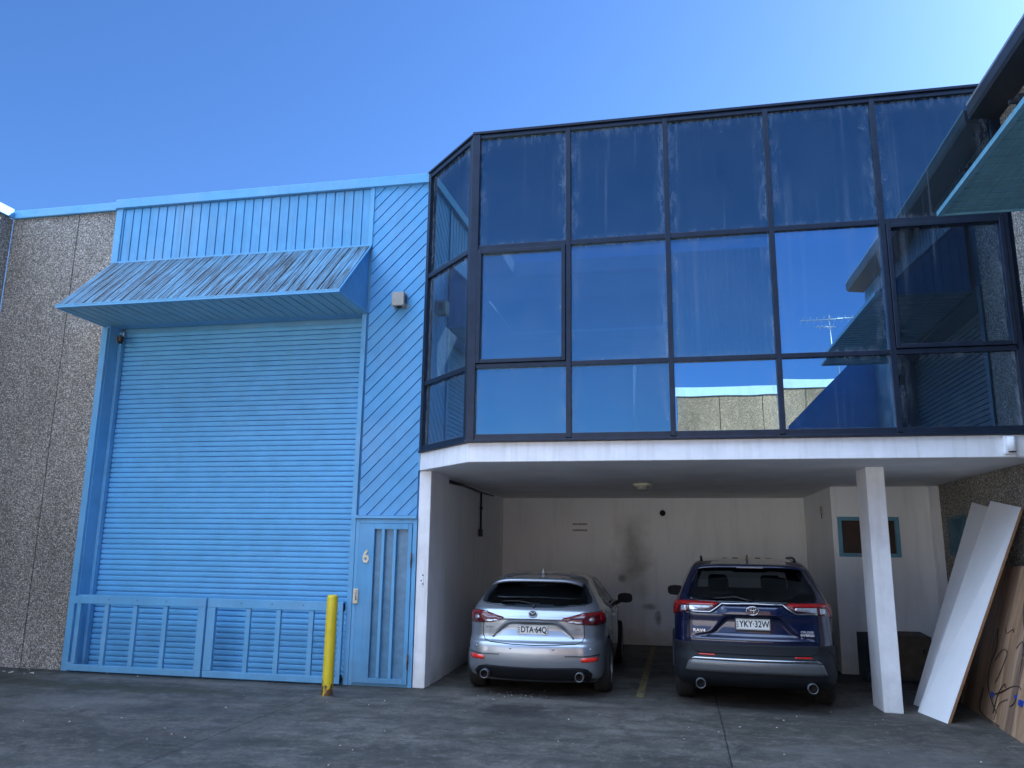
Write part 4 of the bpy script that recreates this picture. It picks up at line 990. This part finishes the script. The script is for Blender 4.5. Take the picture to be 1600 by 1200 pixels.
for sg in (1, -1):
    for wdw in hb_side: hb.patch(wdw, .003, .004, 'y', sg).build('side_window', M['car_glass'], HB)
    hb.line([(1.00, 1.10), (1.10, 1.035), (2.4, 1.005), (3.10, .995)], .008, .004, 'y', sg).build('window_trim', M['chrome'] if sg > 0 else M['dark_trim'], HB)
    hb.patch([(2.355, 1.02), (2.425, 1.02), (2.36, 1.35), (2.27, 1.36)], .006, .006, 'y', sg).build('door_pillar', M['gloss_black'], HB)
    L_ = hb.patch([('q', 2.13, .935), ('q', 2.02, 1.00), ('q', 1.78, 1.005), (.60, .99), (.36, .922), (.42, .885), (.52, .862), (.74, .850), ('q', 2.0, .87)], .012, .03, mirror=sg < 0).build('tail_lamp', M['dark_red_lens'], HB)
    hb.patch([(.415, .888), (.50, .905), (.60, .905), (.60, .868), (.52, .870)], .015, .006, mirror=sg < 0).build('clear_lens', M['clear_lens'], L_)
    hb.patch([(.675, .915), (.695, .935), (.725, .935), (.745, .915), (.725, .895), (.695, .895)], .016, .006, mirror=sg < 0).build('clear_lens', M['clear_lens'], L_)
    hb.patch([(.66, .978), ('q', 1.9, .99), ('q', 2.05, .93), ('q', 1.9, .875), ('q', 1.62, .905), ('q', 1.62, .95)], .0145, .006, mirror=sg < 0).build('red_lens', M['red_lens'], L_)
    hb.line([(.40, .924), (.60, .960), (.74, .972)], .006, .013, mirror=sg < 0).build('light_strip', M['red_lens'], L_)
    hb.patch([(.585, .455), (.60, .482), (.76, .490), (.79, .470), (.76, .438), (.60, .432)], .006, .012, mirror=sg < 0).build('reflector', M['reflector'], HB)
    hb.line([(.40, .50), (.62, .500), (.80, .515)], .006, .003, mirror=sg < 0).build('bumper_slot', M['dark_trim'], HB)
    hb.line([(.585, .995), (.62, .90), (.625, .72), (.60, .665), (.53, .638)], .0045, 0, mirror=sg < 0).build('panel_gap', M['black'], HB)
    # doors
    hb.line([(1.30, 1.04), (1.36, .80), (1.28, .62), (1.26, .30)], .004, 0, 'y', sg).build('panel_gap', M['black'], HB)
    hb.line([(2.40, 1.02), (2.40, .30)], .004, 0, 'y', sg).build('panel_gap', M['black'], HB)
    for hy in (1.42, 2.47): hb.line([(hy, .90), (hy+.20, .905)], .014, .02, 'y', sg).build('door_handle', M['silver_car'], HB)
    e_ = (.57, .59); MB().lathe([(.044, -.05), (.049, -.055), (.053, -.05), (.053, .12)], (sg*.575, .06, .272), 'y', 24).build('exhaust_tip', M['satin'], HB)
    MB().lathe([(0, .02), (.047, -.03), (.047, .02)], (sg*.575, .06, .272), 'y', 24).build('exhaust_bore', M['black'], HB)
    mirror_unit(HB, sg*.99, 2.98, 1.03, sg, M['cladding'] if sg > 0 else M['silver_car'])
    for wy in (.84, 3.54): wheel(HB, sg*.80, wy, .325, .215, sg, 10)
    for xx, zz in ((.26, .575), (.70, .58)): 
        P_ = hb.P(hb.qx(xx*sg, zz), zz); MB().lathe([(0, -.004), (.012, -.004), (.013, .004)], tuple(P_), 'y', 14).build('parking_sensor', M['silver_car'], HB)
hb.line([(-.53, .638), (-.25, .622), (0, .618), (.25, .622), (.53, .638)], .006, 0).build('panel_gap', M['black'], HB)
hb.patch([(-.70, .24), (-.72, .30), (-.66, .355), (-.56, .372), (-.30, .366), (0, .362), (.30, .366), (.56, .372), (.66, .355), (.72, .30), (.70, .24), (.40, .20), (-.40, .20)], .006, .03).build('rear_diffuser', M['cladding'], HB)
hb.line([(-.50, .69), (-.395, .80), (-.33, .862), (-.25, .884), (0, .888), (.25, .884), (.33, .862), (.395, .80), (.50, .69)], .009, .003).build('garnish', M['satin'], HB)
hb.line([(-.325, .905), (0, .915), (.325, .905)], .004, -.001).build('crease', M['dark_trim'], HB)
number_plate(HB, 'DTA·64Q', .0, hb.P(0, .78).y-.012, .785, R(4))
lg = empty('badge', (0, hb.P(0, .972).y-.012, .975)); lg.parent = HB; lg.rotation_euler = (-R(30), 0, 0)
MB().tube([(.052*math.cos(a_), 0, .041*math.sin(a_)) for a_ in np.linspace(0, 2*math.pi, 33)], .0055, 6, False).build('ring', M['chrome'], lg)
MB().tube([(-.044, -.001, .022), (-.024, -.001, .018), (0, -.001, -.004), (.024, -.001, .018), (.044, -.001, .022)], [.004, .006, .007, .006, .004], 6).build('wings', M['chrome'], lg)
MB().lathe([(0, .004), (.045, .004)], (0, 0, 0), 'y', 24, True, .8).build('disc', M['dark_trim'], lg)
text_mesh('script_badge', 'SKYACTIV', .030, M['satin'], HB, (-.53, hb.P(hb.qx(.53, .80), .80).y-.004, .805), .002, R(-6))
text_mesh('script_badge', 'SP25', .034, M['satin'], HB, (.55, hb.P(hb.qx(.55, .80), .80).y-.004, .805), .002, R(6))
# spoiler
SP = MB(); n_ = 17
top = []; bot = []; 
for i in range(n_):
    x = -.575+1.15*i/(n_-1); e = (abs(x)/.575); drop = .055*e**6+.010*e*e; yy = .36+.10*e**2
    top.append([(x, yy, 1.372-drop), (x, yy+.08, 1.392-drop), (x, .80, 1.422-.02*e*e-.045*e**4)]); bot.append([(x, yy+.01, 1.345-drop*.9), (x, .55, 1.335-drop*.6), (x, .75, 1.35-.02*e**3)])
V_ = [p for a, b in zip(top, bot) for p in (a+b[::-1])]
F_ = [(i*6+j, i*6+(j+1) % 6, (i+1)*6+(j+1) % 6, (i+1)*6+j) for i in range(n_-1) for j in range(6)]
SP.add(V_, F_, True); SP.f += [tuple(range(6)), tuple((n_-1)*6+j for j in range(6))[::-1]]; SP.sm += [False]*2
spo = SP.build('roof_spoiler', M['silver_car'], HB)
MB().box(-.145, .145, .385, .40, 1.346, 1.364).build('brake_light', M['dark_red_lens'], spo)
fin(HB, .98, 1.43, M['satin'], .07)
hb.line([(-.02, 1.075), (-.20, 1.10), (-.42, 1.092)], .007, .018).build('wiper', M['dark_trim'], HB)
MB().lathe([(0, -.03), (.022, -.028), (.026, .02)], tuple(hb.P(0, 1.058)), 'y', 16).build('wiper_pivot', M['dark_trim'], HB)
seats(HB, (1.42, 2.45), .98, (-.34, .34))
MB().box(-.70, .70, .30, .95, .95, .965).build('parcel_shelf', M['seat_cloth'], HB)

# ---------------------------------------------------------------- navy SUV
SV = empty('parked_car', (.78, 9.66, 0), R(-2.2), 'dark navy sport utility car with roof rails parked in the right carport bay', 'car', 'cars parked in the carport')
def sv_disp(x, z):
    d = 0.0
    hw_ = float(np.interp(z, (.76, .80, .84, 1.02), (.72, .66, .47, .30)))
    if .775 < z < 1.03:
        u = min(1, max(0, (hw_-x)/.035)); v_ = min(1, max(0, (1.03-z)/.03)); lo = min(1, max(0, (z-.772)/.06))
        d += .040*u*v_*lo
    if 1.055 < z < 1.16 and x > .33: d += .012
    return d
sv_keys = [(.24, .22, 4.40, .86, .14), (.31, .08, 4.50, .905, .2), (.40, .025, 4.56, .925, .25), (.52, 0, 4.59, .928, .28), (.56, .012, 4.60, .928, .28), (.585, .05, 4.60, .928, .27), (.70, .075, 4.59, .928, .26), (.76, .075, 4.58, .928, .26),
           (.80, .085, 4.56, .928, .26), (.95, .105, 4.50, .926, .27), (1.03, .10, 4.35, .922, .27), (1.10, .105, 4.10, .915, .26), (1.15, .13, 3.75, .905, .24), (1.18, .165, 3.45, .885, .2), (1.26, .235, 3.26, .850, .17), (1.36, .315, 3.05, .805, .15),
           (1.46, .385, 2.85, .755, .14), (1.54, .445, 2.68, .715, .14), (1.60, .52, 2.52, .675, .16), (1.635, .66, 2.36, .63, .2), (1.660, .92, 2.16, .55, .22), (1.675, 1.25, 1.98, .45, .2), (1.680, 1.55, 1.80, .25, .1)]
sv = Body(sv_keys, 4.60, .26, .13, .45, .05, .10, sv_disp)
h_ = [(0, 1.155), (.40, 1.165), (.70, 1.195), (.735, 1.23), (.68, 1.38), (.60, 1.53), (.56, 1.55), (0, 1.56)]
sv_win = [(-x, z) for x, z in h_[::-1][:-1]]+h_
sv_side = [[(.78, 1.22), (1.25, 1.20), (1.22, 1.50), (.95, 1.48)], [(1.32, 1.20), (2.28, 1.18), (2.22, 1.56), (1.34, 1.56)], [(2.36, 1.18), (3.22, 1.17), (2.75, 1.48), (2.34, 1.56)]]
finish_body(sv, SV, M['navy_car'], [(.94, .35), (3.63, .35)], .405, sv_win, sv_side, (1.21, 1.56), M['dark_trim'])
sv.patch(sv_win, .003, .004).build('rear_window', M['car_glass'], SV)
# charcoal lower bumper, wraps round the corners
def wrap(b, za, zb, qmax, off, th): return b.patch([('q', -qmax, za), ('q', qmax, za), ('q', qmax, zb), ('q', -qmax, zb)], off, th)
wrap(sv, .25, .725, 2.16, .010, .02).build('lower_bumper', M['cladding'], SV)
SB = sv.patch([(-.76, .425), (-.72, .53), (-.66, .552), (.66, .552), (.72, .53), (.76, .425)], .020, .012).build('skid_plate', M['satin'], SV)
sv.patch([(-.70, .545), (-.655, .560), (.655, .560), (.70, .545)], .034, .02).build('skid_edge', M['chrome'], SB)
for sg in (1, -1):
    for wdw in sv_side: sv.patch(wdw, .003, .004, 'y', sg).build('side_window', M['car_glass'], SV)
    L_ = sv.patch([(.40, 1.172), (.36, 1.155), (.47, 1.088), (.71, 1.066), (.80, 1.045), ('q', 1.93, 1.01), ('q', 2.08, 1.05), ('q', 2.0, 1.14), ('q', 1.75, 1.182)], .014, .035, mirror=sg < 0).build('tail_lamp', M['dark_red_lens'], SV)
    sv.patch([(.39, 1.166), (.375, 1.152), (.42, 1.135), ('q', 1.55, 1.135), ('q', 1.72, 1.02), ('q', 1.93, 1.02), ('q', 2.04, 1.06), ('q', 1.96, 1.135), ('q', 1.75, 1.174)], .018, .008, mirror=sg < 0).build('red_lens', M['red_lens'], L_)
    sv.patch([(.46, 1.100), (.47, 1.125), (.70, 1.128), (.70, 1.075)], .018, .008, mirror=sg < 0).build('clear_lens', M['clear_lens'], L_)
    sv.patch([(.735, 1.065), (.735, 1.122), (.79, 1.120), (.80, 1.055)], .018, .008, mirror=sg < 0).build('clear_lens', M['clear_lens'], L_)
    sv.patch([(.425, .582), (.43, .603), (.61, .603), (.62, .582)], .022, .02, mirror=sg < 0).build('reflector', M['reflector'], SV)
    sv.line([(.715, 1.19), (.715, .95), (.715, .76), (.66, .64), (.60, .618)], .0045, .012, mirror=sg < 0).build('panel_gap', M['black'], SV)
    sv.line([(.80, .68), (.86, .60), (.88, .45)], .006, .012, mirror=sg < 0).build('panel_gap', M['black'], SV)
    MB().lathe([(.047, -.05), (.051, -.055), (.055, -.05), (.055, .12)], (sg*.60, .085, .288), 'y', 24).build('exhaust_tip', M['satin'], SV)
    MB().lathe([(0, .0), (.048, -.03), (.048, 0)], (sg*.60, .085, .288), 'y', 24).build('exhaust_bore', M['black'], SV)
    mirror_unit(SV, sg*.99, 3.02, 1.17, sg, M['cladding'])
    for wy in (.94, 3.63): wheel(SV, sg*.80, wy, .35, .225, sg, 5)
    rl = MB().tube([(sg*.56, .85, 1.635), (sg*.56, .93, 1.668), (sg*.57, 1.3, 1.684), (sg*.58, 2.2, 1.674), (sg*.58, 2.45, 1.63)], .016, 8); rl.build('roof_rail', M['dark_trim'], SV)
    for hy in (1.45, 2.45): sv.line([(hy, 1.03), (hy+.2, 1.035)], .014, .02, 'y', sg).build('door_handle', M['navy_car'], SV)
    sv.line([(1.35, 1.18), (1.40, .9), (1.33, .45)], .004, 0, 'y', sg).build('panel_gap', M['black'], SV)
    # charcoal arch edging
    A_ = []
    for k in range(13):
        a_ = math.pi*(k/12.)*1.1-.15; yy, zz = .94-math.cos(a_)*.425, .35+math.sin(a_)*.425
        A_.append((sg*(sv.half(max(.26, zz), max(yy, .35))+.004), yy, zz))
    MB().tube(A_, .026, 8).build('arch_trim', M['cladding'], SV)
sv.line([(-.60, .618), (0, .612), (.60, .618)], .006, .012).build('panel_gap', M['black'], SV)
sv.line([(-.70, 1.066), (-.47, 1.064), (-.33, 1.150), (0, 1.156), (.33, 1.150), (.47, 1.064), (.70, 1.066)], .010, .016).build('garnish', M['chrome'], SV)
sv.patch([(-.45, 1.06), (-.325, 1.142), (.325, 1.142), (.45, 1.06), (.30, 1.035), (-.30, 1.035)], .005, .01).build('garnish_panel', M['navy_car'], SV)
sv.line([(-.72, .768), (0, .764), (.72, .768)], .006, .004).build('tailgate_lip', M['navy_car'], SV)
number_plate(SV, 'YKY·32W', 0, sv.P(0, .94).y-.02, .940, R(2), True)
lg = empty('badge', (0, sv.P(0, 1.09).y-.014, 1.092)); lg.parent = SV
def oval(a, b, cx=0, cz=0, r_=.006): return MB().tube([(cx+a*math.cos(t), 0, cz+b*math.sin(t)) for t in np.linspace(0, 2*math.pi, 33)], r_, 6, False)
oval(.068, .047).build('outer_oval', M['chrome'], lg); oval(.042, .020, 0, .022).build('cross_oval', M['chrome'], lg); oval(.017, .044, r_=.005).build('upright_oval', M['chrome'], lg)
text_mesh('script_badge', 'RAV4', .050, M['chrome'], SV, (-.60, sv.P(sv.qx(.60, .86), .86).y-.006, .855), .003, R(-7), 1.2, 'CENTER', .001)
M['badge'] = simple('bright_badge', (.70, .72, .75), .3, .3, 0)
text_mesh('script_badge', 'CRUISER', .034, M['badge'], SV, (.585, sv.P(sv.qx(.585, .87), .87).y-.006, .872), .002, R(6), 1.1)
text_mesh('script_badge', 'HYBRID', .034, M['badge'], SV, (.585, sv.P(sv.qx(.585, .84), .84).y-.006, .838), .002, R(6), 1.25, 'CENTER', .001)
SP = MB(); top = []; bot = []
for i in range(n_):
    x = -.625+1.25*i/(n_-1); e = (abs(x)/.625); drop = .030*e**5; yy = .33+.07*e**2
    top.append([(x, yy, 1.578-drop), (x, yy+.06, 1.600-drop), (x, .72, 1.652-.012*e*e-.05*e**4)]); bot.append([(x, yy+.01, 1.562-drop), (x, .45, 1.56-drop*.6), (x, .68, 1.58-.02*e**3)])
V_ = [p for a, b in zip(top, bot) for p in (a+b[::-1])]
SP.add(V_, F_, True); SP.f += [tuple(range(6)), tuple((n_-1)*6+j for j in range(6))[::-1]]; SP.sm += [False]*2
spo = SP.build('roof_spoiler', M['navy_car'], SV)
MB().box(-.15, .15, .325, .345, 1.564, 1.574).build('brake_light', M['satin'], spo)
fin(SV, .95, 1.655, M['gloss_black'], .065)
sv.line([(-.0, 1.185), (-.18, 1.225), (-.42, 1.205)], .008, .018).build('wiper', M['dark_trim'], SV)
seats(SV, (1.55, 2.65), 1.22, (-.36, .36), .52)
for x, z, y in ((-.27, 1.668, 1.2), (-.14, 1.672, 1.2), (.14, 1.672, 1.2), (.27, 1.668, 1.2)): MB().box(x-.035, x+.035, y, y+.5, z-.008, z+.008).build('roof_rib', M['navy_car'], SV, .006)
